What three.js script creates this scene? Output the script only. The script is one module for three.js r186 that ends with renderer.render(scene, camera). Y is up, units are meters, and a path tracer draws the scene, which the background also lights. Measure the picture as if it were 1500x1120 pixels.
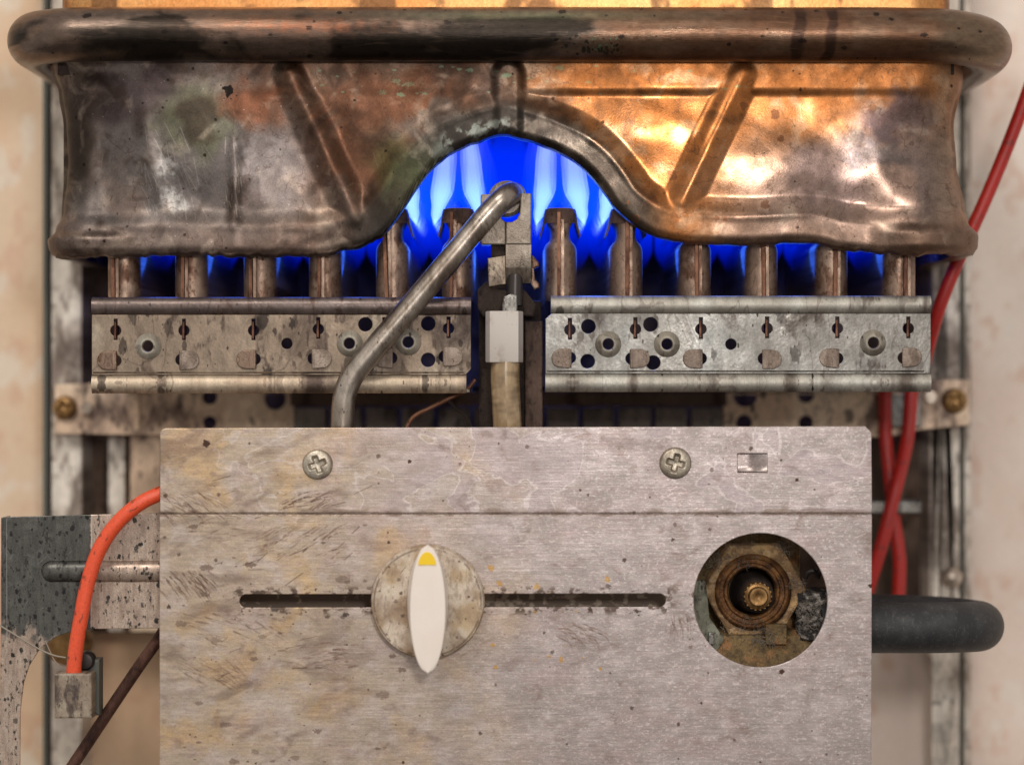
import * as THREE from 'three';
import { mergeGeometries, toCreasedNormals, mergeVertices } from 'three/addons/utils/BufferGeometryUtils.js';
import { RectAreaLightUniformsLib } from 'three/addons/lights/RectAreaLightUniformsLib.js';

// ------------------------------------------------------------------ camera, light, exposure
// lengths below are written in quarter millimetres (unit U); the camera stands one metre from the control panel
const U = 0.00025, D = 4000;
const scene = new THREE.Scene();
const camera = new THREE.PerspectiveCamera(2 * Math.atan(560 / D) * 180 / Math.PI, 1024 / 764, 0.05, 10);
camera.position.set(0, 0, D * U);
camera.lookAt(0, 0, 0);
camera.focus = (D + 45) * U;
camera.userData.fStop = 4.2;
const renderer = new THREE.WebGLRenderer({ antialias: true });
renderer.setSize(1024, 764);
renderer.toneMapping = THREE.LinearToneMapping;
renderer.toneMappingExposure = 0.97;
renderer.shadowMap.enabled = true;
scene.background = new THREE.Color().setRGB(0.61, 0.575, 0.54);   // the even, dim light of the room
RectAreaLightUniformsLib.init();
function softLamp(name, color, intensity, w, h, from, to) {
  const l = new THREE.RectAreaLight(new THREE.Color().setRGB(...color), intensity, w, h);
  l.name = name; l.position.set(...from); l.lookAt(...to); scene.add(l);
}
softLamp('ceiling_lamp', [1, 0.93, 0.85], 12, 0.6, 0.4, [-0.36, 0.92, 1.10], [0, 0, -0.03]);
softLamp('side_lamp', [1, 0.96, 0.92], 92, 0.1, 0.1, [0.12, 0.168, 1.05], [0.03, 0.02, 0]);

// ------------------------------------------------------------------ helpers: noise and textures
function rng(seed) { let a = seed >>> 0; return () => { a = (a + 0x6D2B79F5) | 0; let t = Math.imul(a ^ (a >>> 15), 1 | a); t = (t + Math.imul(t ^ (t >>> 7), 61 | t)) ^ t; return ((t ^ (t >>> 14)) >>> 0) / 4294967296; }; }
function hash(ix, iy, s) { let h = Math.imul(ix, 374761393) + Math.imul(iy, 668265263) + Math.imul(s, 974634777); h = Math.imul(h ^ (h >>> 13), 1274126177); h ^= h >>> 16; return (h >>> 0) / 4294967296; }
function vn(x, y, s = 0) {
  const ix = Math.floor(x), iy = Math.floor(y), fx = x - ix, fy = y - iy, a = fx * fx * (3 - 2 * fx), b = fy * fy * (3 - 2 * fy);
  const p = hash(ix, iy, s), q = hash(ix + 1, iy, s), r = hash(ix, iy + 1, s), t = hash(ix + 1, iy + 1, s);
  return p + (q - p) * a + (r - p + (p - q - r + t) * a) * b;
}
function fbm(x, y, o, s = 0) { let v = 0, a = 0.5, n = 0; for (let i = 0; i < o; i++) { v += a * vn(x, y, s + i * 17); n += a; x *= 2.03; y *= 2.03; a *= 0.5; } return v / n; }
const clamp = (v, a = 0, b = 1) => v < a ? a : v > b ? b : v;
const ss = (a, b, v) => { const t = clamp((v - a) / (b - a)); return t * t * (3 - 2 * t); };
const mix = (a, b, t) => a + (b - a) * t;
const mix3 = (a, b, t) => [mix(a[0], b[0], t), mix(a[1], b[1], t), mix(a[2], b[2], t)];

// a painted sheet: x0..x1, y0..y1 in the thing's own coordinates (y downwards), s texels per unit
class Paint {
  constructor(x0, y0, x1, y1, s, fill) {
    Object.assign(this, { x0, y0, x1, y1, s, w: Math.round((x1 - x0) * s), h: Math.round((y1 - y0) * s) });
    this.d = new Float32Array(this.w * this.h * 3);
    this.each(fill);
  }
  each(fn) { for (let j = 0; j < this.h; j++) for (let i = 0; i < this.w; i++) { const k = (j * this.w + i) * 3, c = fn(this.x0 + (i + 0.5) / this.s, this.y0 + (j + 0.5) / this.s, [this.d[k], this.d[k + 1], this.d[k + 2]]); this.d[k] = c[0]; this.d[k + 1] = c[1]; this.d[k + 2] = c[2]; } }
  put(i, j, c, a) { if (i < 0 || j < 0 || i >= this.w || j >= this.h || a <= 0) return; const k = (j * this.w + i) * 3; for (let q = 0; q < 3; q++) this.d[k + q] += (c[q] - this.d[k + q]) * a; }
  spot(x, y, r, c, a, seed = 1, jag = 0.6, stretch = 1) {
    const R = r * 1.6, s = this.s;
    for (let j = Math.floor((y - R - this.y0) * s); j <= (y + R - this.y0) * s; j++) for (let i = Math.floor((x - R * stretch - this.x0) * s); i <= (x + R * stretch - this.x0) * s; i++) {
      const px = this.x0 + (i + 0.5) / s, py = this.y0 + (j + 0.5) / s, q = Math.hypot((px - x) / stretch, py - y) / r + (fbm(px / r * 1.8 + seed * 7.1, py / r * 1.8, 3, seed) - 0.5) * 2 * jag;
      this.put(i, j, c, a * ss(1.1, 0.85, q));
    }
  }
  line(xa, ya, xb, yb, wd, c, a) {
    const n = Math.ceil(Math.hypot(xb - xa, yb - ya) * this.s), rr = wd * this.s / 2;
    for (let t = 0; t <= n; t++) { const f = t / n, fx = (mix(xa, xb, f) - this.x0) * this.s, fy = (mix(ya, yb, f) - this.y0) * this.s; for (let j = Math.floor(fy - rr - 1); j <= fy + rr + 1; j++) for (let i = Math.floor(fx - rr - 1); i <= fx + rr + 1; i++) this.put(i, j, c, a * 0.5 * clamp(rr + 0.6 - Math.hypot(i + 0.5 - fx, j + 0.5 - fy))); }
  }
  scatter(n, seed, x0, y0, x1, y1, r0, r1, c, a, stretch = 1) { const R = rng(seed); for (let k = 0; k < n; k++) this.spot(mix(x0, x1, R()), mix(y0, y1, R()), mix(r0, r1, R() ** 2.5), c, a * (0.5 + 0.5 * R()), seed + k, 0.6, stretch); }
  scratches(n, seed, x0, y0, x1, y1, len, ang, spread, c, a, wd = 1) { const R = rng(seed); for (let k = 0; k < n; k++) { const x = mix(x0, x1, R()), y = mix(y0, y1, R()), t = ang + (R() - 0.5) * spread, l = len * (0.3 + R()); this.line(x, y, x + Math.cos(t) * l, y + Math.sin(t) * l, wd * (0.5 + R() * 0.7), c, a * (0.3 + R() * 0.7)); } }
  texture(srgb = true, wrap = THREE.ClampToEdgeWrapping) {
    const b = new Uint8Array(this.w * this.h * 4);
    for (let j = 0; j < this.h; j++) for (let i = 0; i < this.w; i++) { const k = (j * this.w + i) * 3, o = ((this.h - 1 - j) * this.w + i) * 4; for (let q = 0; q < 3; q++) b[o + q] = clamp(this.d[k + q], 0, 255); b[o + 3] = 255; }
    const t = new THREE.DataTexture(b, this.w, this.h, THREE.RGBAFormat);
    t.magFilter = THREE.LinearFilter; t.minFilter = THREE.LinearMipmapLinearFilter; t.generateMipmaps = true; t.wrapS = t.wrapT = wrap;
    if (srgb) t.colorSpace = THREE.SRGBColorSpace;
    t.needsUpdate = true; return t;
  }
}
const g3 = (v) => [v, v, v];
const std = (o) => new THREE.MeshStandardMaterial({ side: THREE.DoubleSide, ...o });
const M = {};

// ------------------------------------------------------------------ helpers: geometry
const kz = (z) => (D - z) / D;
const X = (px, z = 0) => (px - 750) * kz(z), Y = (py, z = 0) => (560 - py) * kz(z);
const V = (px, py, z) => new THREE.Vector3(X(px, z), Y(py, z), z);
const names = new Map();
function numbered(n) { const c = names.get(n) ?? 0; names.set(n, c + 1); return c ? `${n}_${String(c).padStart(3, '0')}` : n; }
function thing(name, label, category, base, group) {
  const o = new THREE.Group(); o.name = numbered(name); o.position.copy(base).multiplyScalar(U); o.base = base;
  o.userData = { label, category }; if (group) o.userData.group = group;
  scene.add(o); return o;
}
function part(parent, name, geo, material, label) {
  const base = parent.base, g = geo.clone(); g.translate(-base.x, -base.y, -base.z); g.scale(U, U, U);
  const m = new THREE.Mesh(g, material); m.name = name; m.castShadow = m.receiveShadow = true; m.base = base;
  if (label) m.userData.label = label;
  parent.add(m); return m;
}
// uv = the thing's own coordinates over a box (y up here)
function flatUV(g, x0, y0, w, h) { const p = g.attributes.position, uv = new Float32Array(p.count * 2); for (let i = 0; i < p.count; i++) { uv[i * 2] = (p.getX(i) - x0) / w; uv[i * 2 + 1] = (p.getY(i) - y0) / h; } g.setAttribute('uv', new THREE.BufferAttribute(uv, 2)); return g; }
const tiled = (g, size = 512, ox = 0, oy = 0) => flatUV(g, ox, oy, size, size);
const onPaint = (g, P, z) => flatUV(g, X(P.x0, z), Y(P.y1, z), X(P.x1, z) - X(P.x0, z), Y(P.y0, z) - Y(P.y1, z));
function poly(pts, z) { return new THREE.Shape(pts.map(([x, y]) => new THREE.Vector2(X(x, z), Y(y, z)))); }
function circleHole(px, py, r, z) { const p = new THREE.Path(); p.absarc(X(px, z), Y(py, z), r * kz(z), 0, Math.PI * 2, true); return p; }
function polyHole(pts, z) { return new THREE.Path(pts.map(([x, y]) => new THREE.Vector2(X(x, z), Y(y, z)))); }
function plate(shape, zFront, thick, bevel = 1.2, seg = 2, curve = 20) {
  const g = new THREE.ExtrudeGeometry(shape, { depth: thick - 2 * bevel, bevelEnabled: bevel > 0, bevelThickness: bevel, bevelSize: bevel, bevelOffset: -bevel, bevelSegments: seg, curveSegments: curve });
  g.translate(0, 0, zFront - thick + bevel); return toCreasedNormals(g, 0.2);
}
function box(x0, y0, x1, y1, zf, zb, bevel = 1.5) { return plate(poly([[x0, y0], [x1, y0], [x1, y1], [x0, y1]].map(([a, b]) => [a, b]).reverse(), zf), zf, zf - zb, bevel); }
function tube(pts, r, seg = 60, rad = 16, tension = 0.5) { const c = new THREE.CatmullRomCurve3(pts, false, 'centripetal', tension); return new THREE.TubeGeometry(c, seg, r, rad, false); }
function lathe(prof, px, py, z0, seg = 40) { const k = kz(z0), g = new THREE.LatheGeometry(prof.map(([r, t]) => new THREE.Vector2(r, t)), seg); g.rotateX(Math.PI / 2); g.scale(k, k, 1); g.translate(X(px, z0), Y(py, z0), z0); return toCreasedNormals(g, 0.7); }
// a strip whose outline (y, z) is swept along x
function sweepX(prof, x0, x1) { const s = new THREE.Shape(prof.map(([y, z]) => new THREE.Vector2(-z, y))); const g = new THREE.ExtrudeGeometry(s, { depth: x1 - x0, bevelEnabled: false, steps: 1, curveSegments: 8 }); g.rotateY(Math.PI / 2); g.translate(x0, 0, 0); return toCreasedNormals(g, 0.7); }
function grid(nu, nv, fn) {   // fn(i, j) -> [x, y, z]
  const p = [], idx = [];
  for (let j = 0; j <= nv; j++) for (let i = 0; i <= nu; i++) p.push(...fn(i, j));
  for (let j = 0; j < nv; j++) for (let i = 0; i < nu; i++) { const a = j * (nu + 1) + i, b = a + 1, c = a + nu + 1, d = c + 1; idx.push(a, c, b, b, c, d); }
  const g = new THREE.BufferGeometry(); g.setAttribute('position', new THREE.Float32BufferAttribute(p, 3)); g.setIndex(idx); g.computeVertexNormals(); return g;
}
function screwHead(px, py, z, r, h, turn, depth) {   // domed head with a cross recess
  const n = 72, m = 26, cx = X(px, z), cy = Y(py, z);
  return grid(n, m, (i, j) => {
    const a = -i / n * Math.PI * 2, q = j / m, rr = r * q, x = Math.cos(a) * rr, y = Math.sin(a) * rr;
    const u = Math.abs(x * Math.cos(turn) + y * Math.sin(turn)), v = Math.abs(-x * Math.sin(turn) + y * Math.cos(turn)), w = r * 0.15, L = r * 0.6;
    const arm = Math.max(ss(w + 1.6, w - 0.6, v) * ss(L + 1, L - 4, u), ss(w + 1.6, w - 0.6, u) * ss(L + 1, L - 4, v));
    const dome = q > 0.93 ? h * 0.55 * (1 - ((q - 0.93) / 0.07) ** 2) : h * (0.55 + 0.45 * Math.sqrt(Math.max(0, 1 - (q / 0.95) ** 2)));
    return [cx + x, cy + y, z + dome - depth * arm * (1 - 0.5 * q)];
  });
}

// ------------------------------------------------------------------ materials
const mirrored = THREE.MirroredRepeatWrapping;
const warped = (x, y, s, seed, o = 6) => fbm(x / s + 1.6 * fbm(x / s * 0.7, y / s * 0.7, 3, seed + 50), y / s + 1.6 * fbm(x / s * 0.7 + 9, y / s * 0.7, 3, seed + 60), o, seed);
function dirtyMetal(seed, base, dark, light, spots, spotR) {
  const P = new Paint(0, 0, 700, 350, 1.45, (x, y) => {
    const a = fbm(x / 60, y / 45, 4, seed), b = fbm(x / 9, y / 9, 4, seed + 5), c = vn(x * 1.1, y * 1.1, seed + 9), w = warped(x, y, 40, seed + 3), t = warped(x, y, 60, seed + 31, 4);
    let col = mix3(base, light, ss(0.42, 0.7, a) * 0.7);
    col = mix3(col, dark, ss(0.5, 0.85, w) * 0.9);
    col = mix3(col, dark, ss(0.6, 0.72, fbm(x / 7, y / 7, 4, seed + 7)) * ss(0.4, 0.6, w) * 0.6);
    if (Math.abs(t - 0.5) < 0.01) col = mix3(col, dark, 0.3);
    const g = 0.84 + 0.24 * b + 0.14 * (c - 0.5);
    return col.map((v) => v * g);
  });
  P.scatter(spots, seed + 1, 0, 0, 700, 350, 0.8, spotR, dark.map((v) => v * 0.5), 0.7);
  P.scatter(spots * 2, seed + 2, 0, 0, 700, 350, 0.5, 1.7, [28, 22, 19], 0.85);
  P.scratches(90, seed + 4, 0, 0, 700, 350, 40, 0, 6.3, light, 0.5, 0.9);
  return P.texture(true, mirrored);
}
const zincTex = dirtyMetal(11, [176, 168, 158], [92, 80, 72], [208, 204, 196], 130, 7);
const zincBeigeTex = dirtyMetal(23, [178, 160, 142], [80, 66, 60], [204, 192, 174], 190, 9);
const rustTex = dirtyMetal(37, [122, 104, 92], [66, 42, 30], [158, 140, 126], 150, 5);
const castTex = dirtyMetal(41, [142, 132, 122], [104, 92, 82], [176, 168, 158], 40, 3);
const grain = new Paint(0, 0, 512, 512, 1, (x, y) => g3(255 * (0.55 * fbm(x / 3, y / 3, 3, 77) + 0.45 * vn(x, y, 5)))).texture(false, mirrored);
const castBump = new Paint(0, 0, 512, 512, 1, (x, y) => g3(255 * (0.6 * fbm(x / 4, y / 4, 2, 97) + 0.4 * vn(x / 1.6, y / 1.6, 15)))).texture(false, mirrored);
const scaled = (t, w, h) => { const c = t.clone(); c.repeat.set(w / 512 * 1.4, h / 512 * 1.4); c.needsUpdate = true; return c; };
const roughTex = new Paint(0, 0, 512, 512, 1, (x, y) => g3(255 * clamp(0.42 + 0.5 * fbm(x / 26, y / 26, 5, 61) + 0.14 * (vn(x / 1.5, y / 1.5, 8) - 0.5)))).texture(false, mirrored);
M.zinc = std({ map: zincTex, color: new THREE.Color().setRGB(0.5, 0.52, 0.54), metalness: 0.75, roughness: 0.62, roughnessMap: roughTex, bumpMap: grain, bumpScale: 0.00008 });
M.zincBeige = std({ map: zincBeigeTex, color: new THREE.Color().setRGB(0.62, 0.6, 0.58), metalness: 0.65, roughness: 0.75, roughnessMap: roughTex, bumpMap: grain, bumpScale: 0.00008 });
M.burner = std({ map: rustTex, color: new THREE.Color().setRGB(1.35, 1.3, 1.25), metalness: 0.75, roughness: 0.68, roughnessMap: roughTex, bumpMap: grain, bumpScale: 0.00008 });
M.burnerCap = std({ map: rustTex, color: new THREE.Color().setRGB(0.42, 0.33, 0.3), metalness: 0.4, roughness: 0.8, bumpMap: grain, bumpScale: 0.0001 });
M.rustEdge = std({ map: rustTex, color: new THREE.Color().setRGB(1.05, 0.66, 0.49), metalness: 0.5, roughness: 0.6 });
M.dimple = std({ map: zincTex, color: new THREE.Color().setRGB(0.72, 0.71, 0.66), metalness: 0.3, roughness: 0.55 });
M.tab = std({ map: castTex, color: new THREE.Color().setRGB(1.0, 0.9, 0.86), metalness: 0.45, roughness: 0.6, bumpMap: castBump, bumpScale: 0.0002 });
M.tarnish = std({ map: rustTex, color: new THREE.Color().setRGB(0.72, 0.76, 0.88), metalness: 0.6, roughness: 0.55, roughnessMap: roughTex, bumpMap: grain, bumpScale: 0.0001 });
M.cast = std({ map: castTex, color: new THREE.Color().setRGB(1.0, 0.96, 0.92), metalness: 0.7, roughness: 0.5, bumpMap: grain, bumpScale: 0.0002 });
M.alu = std({ map: castTex, color: new THREE.Color().setRGB(1.2, 1.18, 1.17), metalness: 0.88, roughness: 0.48, roughnessMap: roughTex });
M.block = std({ map: zincTex, color: new THREE.Color().setRGB(0.5, 0.46, 0.46), metalness: 0.2, roughness: 0.65 });
M.litZincRoll = std({ map: zincTex, color: new THREE.Color().setRGB(0.82, 0.84, 0.83), metalness: 0.7, roughness: 0.5, bumpMap: grain, bumpScale: 0.00008 });  // brighter zinc copy: highlight of the rolled edges put into the colour
M.litBeigeRoll = std({ map: zincBeigeTex, color: new THREE.Color().setRGB(0.95, 0.92, 0.87), metalness: 0.65, roughness: 0.5, bumpMap: grain, bumpScale: 0.00008 });  // brighter beige copy, carrying the rolled edge highlight in its colour
M.blackMetal = std({ color: new THREE.Color().setRGB(0.045, 0.037, 0.035), metalness: 0.5, roughness: 0.35 });
M.sooty = std({ map: rustTex, color: new THREE.Color().setRGB(0.16, 0.13, 0.12), metalness: 0.2, roughness: 0.85, bumpMap: castBump, bumpScale: 0.0003 });
M.whitePlastic = std({ color: new THREE.Color().setRGB(0.8, 0.79, 0.77), map: new Paint(0, 0, 256, 256, 1, (x, y) => { const t = fbm(x / 14, y / 22, 4, 3), s = vn(x / 3, y / 3, 4); return mix3([206, 198, 192], [140, 118, 100], ss(0.5, 0.8, t) * 0.7 + (s > 0.92 ? 0.2 : 0)); }).texture(true, mirrored), roughness: 0.5 });
M.frame = std({ map: zincTex, color: new THREE.Color().setRGB(1.5, 1.45, 1.4), metalness: 0.2, roughness: 0.6 });
M.frameDark = std({ color: new THREE.Color().setRGB(0.1, 0.1, 0.085), metalness: 0.3, roughness: 0.6 });
M.back = std({ map: rustTex, color: new THREE.Color().setRGB(0.6, 0.53, 0.47), metalness: 0.2, roughness: 0.75 });
M.crossbar = std({ map: zincBeigeTex, color: new THREE.Color().setRGB(1.75, 1.62, 1.5), metalness: 0.2, roughness: 0.6 });
M.brass = std({ map: castTex, color: new THREE.Color().setRGB(0.95, 0.62, 0.28), metalness: 0.8, roughness: 0.42 });
M.bolt = std({ map: castTex, color: new THREE.Color().setRGB(1.7, 1.65, 1.6), metalness: 0.8, roughness: 0.42 });
M.screw = std({ map: castTex, color: new THREE.Color().setRGB(1.35, 1.35, 1.27), metalness: 0.7, roughness: 0.4, bumpMap: grain, bumpScale: 0.0001 });
const wireTex = (c, seed) => new Paint(0, 0, 256, 128, 1, (x, y) => { const t = fbm(x / 18, y / 12, 4, seed), g = 0.93 + 0.14 * vn(x / 2, y / 2, seed); return mix3(c, [90, 45, 35], ss(0.63, 0.75, t) * 0.55).map((v) => v * g); }).texture(true, THREE.RepeatWrapping);
M.orangeWire = std({ map: wireTex([226, 84, 48], 5), roughness: 0.42, bumpMap: grain, bumpScale: 0.00005 });
M.redWire = std({ map: wireTex([176, 34, 26], 8), roughness: 0.45 });
M.rubber = std({ map: new Paint(0, 0, 512, 256, 1, (x, y) => { const t = fbm(x / 40, y / 24, 5, 9), s = vn(x * 0.9, y * 0.9, 2), u = fbm(x / 5, y / 4, 3, 19); return mix3([34, 34, 36], [104, 104, 102], ss(0.4, 0.9, t) * 0.35 + ss(0.6, 0.8, u) * 0.3 + (s > 0.86 ? 0.2 : 0)); }).texture(true, mirrored), roughness: 0.55, bumpMap: grain, bumpScale: 0.00015 });

// ------------------------------------------------------------------ the setting: a beige stone wall
const ZW = -640;
{
  const P = new Paint(-100, -60, 1600, 1200, 0.6, (x, y) => {
    const a = fbm(x / 120, y / 150, 5, 201), b = fbm(x / 26, y / 34, 4, 207), c = vn(x / 2.4, y / 2.4, 3);
    let col = mix3(mix3([224, 190, 156], [236, 216, 202], ss(500, 1000, x)), mix3([230, 203, 174], [244, 230, 218], ss(500, 1000, x)), ss(0.35, 0.65, a));
    col = mix3(col, [208, 160, 134], ss(0.55, 0.8, b) * 0.38);
    col = mix3(col, [238, 230, 218], ss(0.6, 0.75, fbm(x / 40, y / 60, 4, 221)) * 0.5);
    return col.map((v) => v * (0.97 + 0.05 * c));
  });
  const g = plate(poly([[-1400, -1400], [-1400, 4800], [2900, 4800], [2900, -1400]], ZW), ZW, 40, 0);
  onPaint(g, P, ZW); g.scale(U, U, U);
  const t = P.texture(true, mirrored);
  const wall = new THREE.Mesh(g, std({ map: t, roughness: 0.6 }));
  wall.name = 'wall'; wall.userData = { kind: 'structure', label: 'beige mottled stone wall behind the water heater' }; wall.receiveShadow = true; scene.add(wall);
  const fg = new THREE.BoxGeometry(3, 0.04, 3); fg.translate(0, -1.02, 1.34);
  const floor = new THREE.Mesh(fg, std({ color: new THREE.Color().setRGB(0.07, 0.055, 0.045), roughness: 0.6 }));
  floor.name = 'floor'; floor.userData = { kind: 'structure', label: 'dark floor of the room below the heater' }; floor.receiveShadow = true; scene.add(floor);
}

// ------------------------------------------------------------------ steel frame and back panel
{
  const z = -500, t = thing('heater_frame', 'blurred grey galvanised steel frame with two uprights against the stone wall', 'frame', V(750, 1250, z));
  const rectHole = (x0, y0, x1, y1, zz) => polyHole([[x0, y0], [x1, y0], [x1, y1], [x0, y1]], zz);
  // left upright: outer lip, face, inner return
  part(t, 'upright', tiled(box(75, -80, 119, 1260, z, z - 8), 700), M.frame, 'left upright of the frame');
  part(t, 'lip', tiled(box(62, -80, 70, 1260, z - 14, z - 120), 700), M.frameDark);
  part(t, 'flange', tiled(box(115, -80, 119, 1260, z - 9, z - 120), 700), M.frame);
  part(t, 'inner_channel', tiled(box(158, 560, 182, 925, z - 30, z - 60), 700), M.frame);
  part(t, 'inner_channel', tiled(box(190, 560, 236, 925, z - 10, z - 60), 700), M.crossbar);
  // right upright
  const s = poly([[1366, -80], [1366, 1260], [1406, 1260], [1406, -80]], z); s.holes.push(rectHole(1372, 966, 1405, 996, z));
  part(t, 'upright', tiled(plate(s, z, 8, 1), 700), M.frame, 'right upright of the frame with a square hole near its foot');
  part(t, 'lip', tiled(box(1413, -80, 1423, 1260, z - 14, z - 120), 700), M.frame);
  part(t, 'groove', tiled(box(1406, -80, 1413, 1260, z - 20, z - 60), 700), M.frameDark);
  part(t, 'flange', tiled(box(1362, -80, 1366, 960, z - 9, z - 120), 700), M.frame);
  // back panel
  part(t, 'back_panel', tiled(box(64, -80, 1420, 926, -610, -620), 700), M.back);
  // cross brackets
  const zc = -462;
  const cl = poly([[80, 563], [80, 635], [430, 640], [430, 575], [150, 570], [134, 561]], zc);
  for (const [x, y, r] of [[307, 581, 11], [403, 584, 16], [307, 619, 10]]) cl.holes.push(circleHole(x, y, r, zc));
  const a = part(t, 'cross_bracket', tiled(plate(cl, zc, 7), 700, 90), M.crossbar, 'left cross bracket under the burners');
  part(a, 'standoff', tiled(lathe([[0, 14], [8, 14], [8, -20]], 128, 597, zc), 300), M.bolt);
  part(a, 'rib', tiled(box(196, 575, 204, 630, zc + 4, zc + 0.5), 300), M.crossbar);
  const cr = poly([[1060, 575], [1060, 640], [1300, 640], [1345, 630], [1421, 622], [1421, 556], [1366, 556], [1340, 575]], zc);
  for (const [x, y, r] of [[1092, 578, 18], [1181, 578, 12], [1181, 619, 11], [1090, 619, 12]]) cr.holes.push(circleHole(x, y, r, zc));
  const b = part(t, 'cross_bracket', tiled(plate(cr, zc, 7), 700, 300), M.crossbar, 'right cross bracket under the burners');
  part(b, 'tongue', tiled(box(1288, 578, 1350, 626, zc + 10, zc + 3, 3), 300), M.zinc);
  part(b, 'standoff', tiled(lathe([[0, 16], [9, 16], [9, -20]], 1362, 581, zc), 300), M.bolt);
  // dark block row of the manifold between the brackets
  part(t, 'manifold_bar', tiled(box(425, 574, 1065, 594, -440, -480), 600), M.back);
  for (let i = 0; i < 12; i++) part(t, 'manifold_block', tiled(box(430 + i * 53, 597, 430 + i * 53 + 46, 660, -452 - (i % 3) * 6, -490), 600, i * 40), M.block);
  // screws and a bolt
  part(t, 'screw', tiled(screwHead(95, 597, zc + 0.5, 20, 16, 0.3, 9), 300), M.brass, 'brass screw on the left end of the cross bracket');
  part(t, 'screw', tiled(screwHead(1398, 587, zc + 0.5, 21, 16, 0.9, 9), 300), M.brass, 'brass screw on the right end of the cross bracket');
  part(t, 'bolt', tiled(lathe([[0, 16], [8, 15], [13, 10], [16, 3], [16, 0]], 1394, 845, z + 0.5), 300), M.bolt);
  part(t, 'pipe_clip', tiled(sweepX([[Y(735, -420), -420], [Y(731, -420), -428], [Y(735, -420), -440], [Y(750, -420), -440], [Y(753, -420), -428], [Y(750, -420), -420]], X(1240, -420), X(1350, -420)), 300), M.zinc);
}

// ------------------------------------------------------------------ heat exchanger
const ZS = -62;
const arch = [[60, 373], [130, 375], [275, 372], [400, 374], [470, 372], [505, 365], [540, 356], [561, 343], [577, 325], [593, 302], [610, 276], [629, 251], [648, 233], [670, 219], [703, 206], [737, 197], [771, 205], [805, 217], [839, 234], [866, 257], [884, 280], [899, 302], [922, 323], [951, 341], [975, 349], [1000, 353], [1060, 357], [1110, 357], [1190, 354], [1230, 363], [1300, 370], [1440, 372]];
function edgeY(x) { let i = 0; while (i < arch.length - 2 && arch[i + 1][0] < x) i++; const [xa, ya] = arch[i], [xb, yb] = arch[i + 1], p = arch[Math.max(0, i - 1)], n = arch[Math.min(arch.length - 1, i + 2)], t = clamp((x - xa) / (xb - xa)), w = xb - xa, m0 = (yb - p[1]) / (xb - p[0] || 1) * w, m1 = (n[1] - ya) / (n[0] - xa || 1) * w; return ya * (2 * t ** 3 - 3 * t * t + 1) + m0 * (t ** 3 - 2 * t * t + t) + yb * (3 * t * t - 2 * t ** 3) + m1 * (t ** 3 - t * t); }
const edgePts = []; for (let x = 60; x <= 1440; x += 4) edgePts.push([x, edgeY(x)]);
const edgeDist = (x, y) => { let m = 1e9; const i0 = clamp(Math.floor((x - 60) / 4) - 26, 0, edgePts.length - 1), i1 = Math.min(edgePts.length, i0 + 52); for (let i = i0; i < i1; i++) { const a = edgePts[i], d = (a[0] - x) ** 2 + (a[1] - y) ** 2; if (d < m) m = d; } return Math.sqrt(m); };
const segDist = (x, y, ax, ay, bx, by) => { const t = clamp(((x - ax) * (bx - ax) + (y - ay) * (by - ay)) / ((bx - ax) ** 2 + (by - ay) ** 2)); return Math.hypot(x - ax - t * (bx - ax), y - ay - t * (by - ay)); };
const gauss = (x, y, cx, cy, rx, ry) => Math.exp(-(((x - cx) / rx) ** 2) - (((y - cy) / ry) ** 2));
function shellRelief(x, y, d) {
  const bead = 0.82 * ss(70, 36, d) * (0.9 + 0.1 * ss(30, 46, d)), top = ss(143, 127, y);
  const round = (r, q) => q < r ? Math.cos(q / r * Math.PI / 2) ** 2 : 0, ribL = 0.86 * round(31, segDist(x, y, 424, 108, 522, 322)), ribR = 0.86 * round(31, segDist(x, y, 1088, 108, 998, 296));
  const mid = ss(30, 12, segDist(x, y, 745, 110, 745, 190));
  const p = (v) => v ** 4;
  let h = 14.5 * Math.pow(p(bead) + p(top * mix(0.1, 0.28, ss(650, 900, x))) + p(ribL) + p(ribR) + p(mid * 0.9), 0.25);
  h = Math.min(h, 17);
  h += ss(420, 1500, x) * 0 + (fbm(x / 150, y / 120, 3, 301) - 0.5) * mix(15, 6, ss(650, 850, x)) + (fbm(x / 46, y / 46, 2, 305) - 0.5) * mix(4, 1.2, ss(600, 850, x));
  // dents of the left end
  h += 11 * gauss(x, y, 282, 170, 52, 55) - 9 * gauss(x, y, 150, 240, 18, 110) + 6 * gauss(x, y, 222 + (y - 230) * 0.18, 250, 14, 70) + 5 * gauss(x, y, 344, 270, 8, 70) - 5 * gauss(x, y, 300, 290, 30, 60);
  // dents of the right end, and the slow bulge that catches the lamp
  h += 8 * gauss(x, y, 1330, 160, 40, 40) - 8 * gauss(x, y, 1365, 240, 26, 60) + 6 * gauss(x, y, 1300, 240, 40, 50) - 5 * gauss(x, y, 1240, 300, 60, 30);
  h += 7 * gauss(x, y, 1105, 250, 90, 60) + 5 * gauss(x, y, 950, 190, 110, 50);
  return h;
}
const flare = (y, right) => { const P = right ? [[85, 6], [105, 6], [180, -8], [235, -4], [300, 8], [325, 14], [343, 28], [358, 27], [374, 20], [400, 16]] : [[85, 5], [100, 1], [130, -9], [180, -16], [260, -16], [310, -13], [335, -6], [350, 6], [362, 4], [374, 0], [400, -4]]; let i = 0; while (i < P.length - 2 && P[i + 1][0] < y) i++; return mix(P[i][1], P[i + 1][1], ss(0, 1, clamp((y - P[i][0]) / (P[i + 1][0] - P[i][0])))); };
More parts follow.
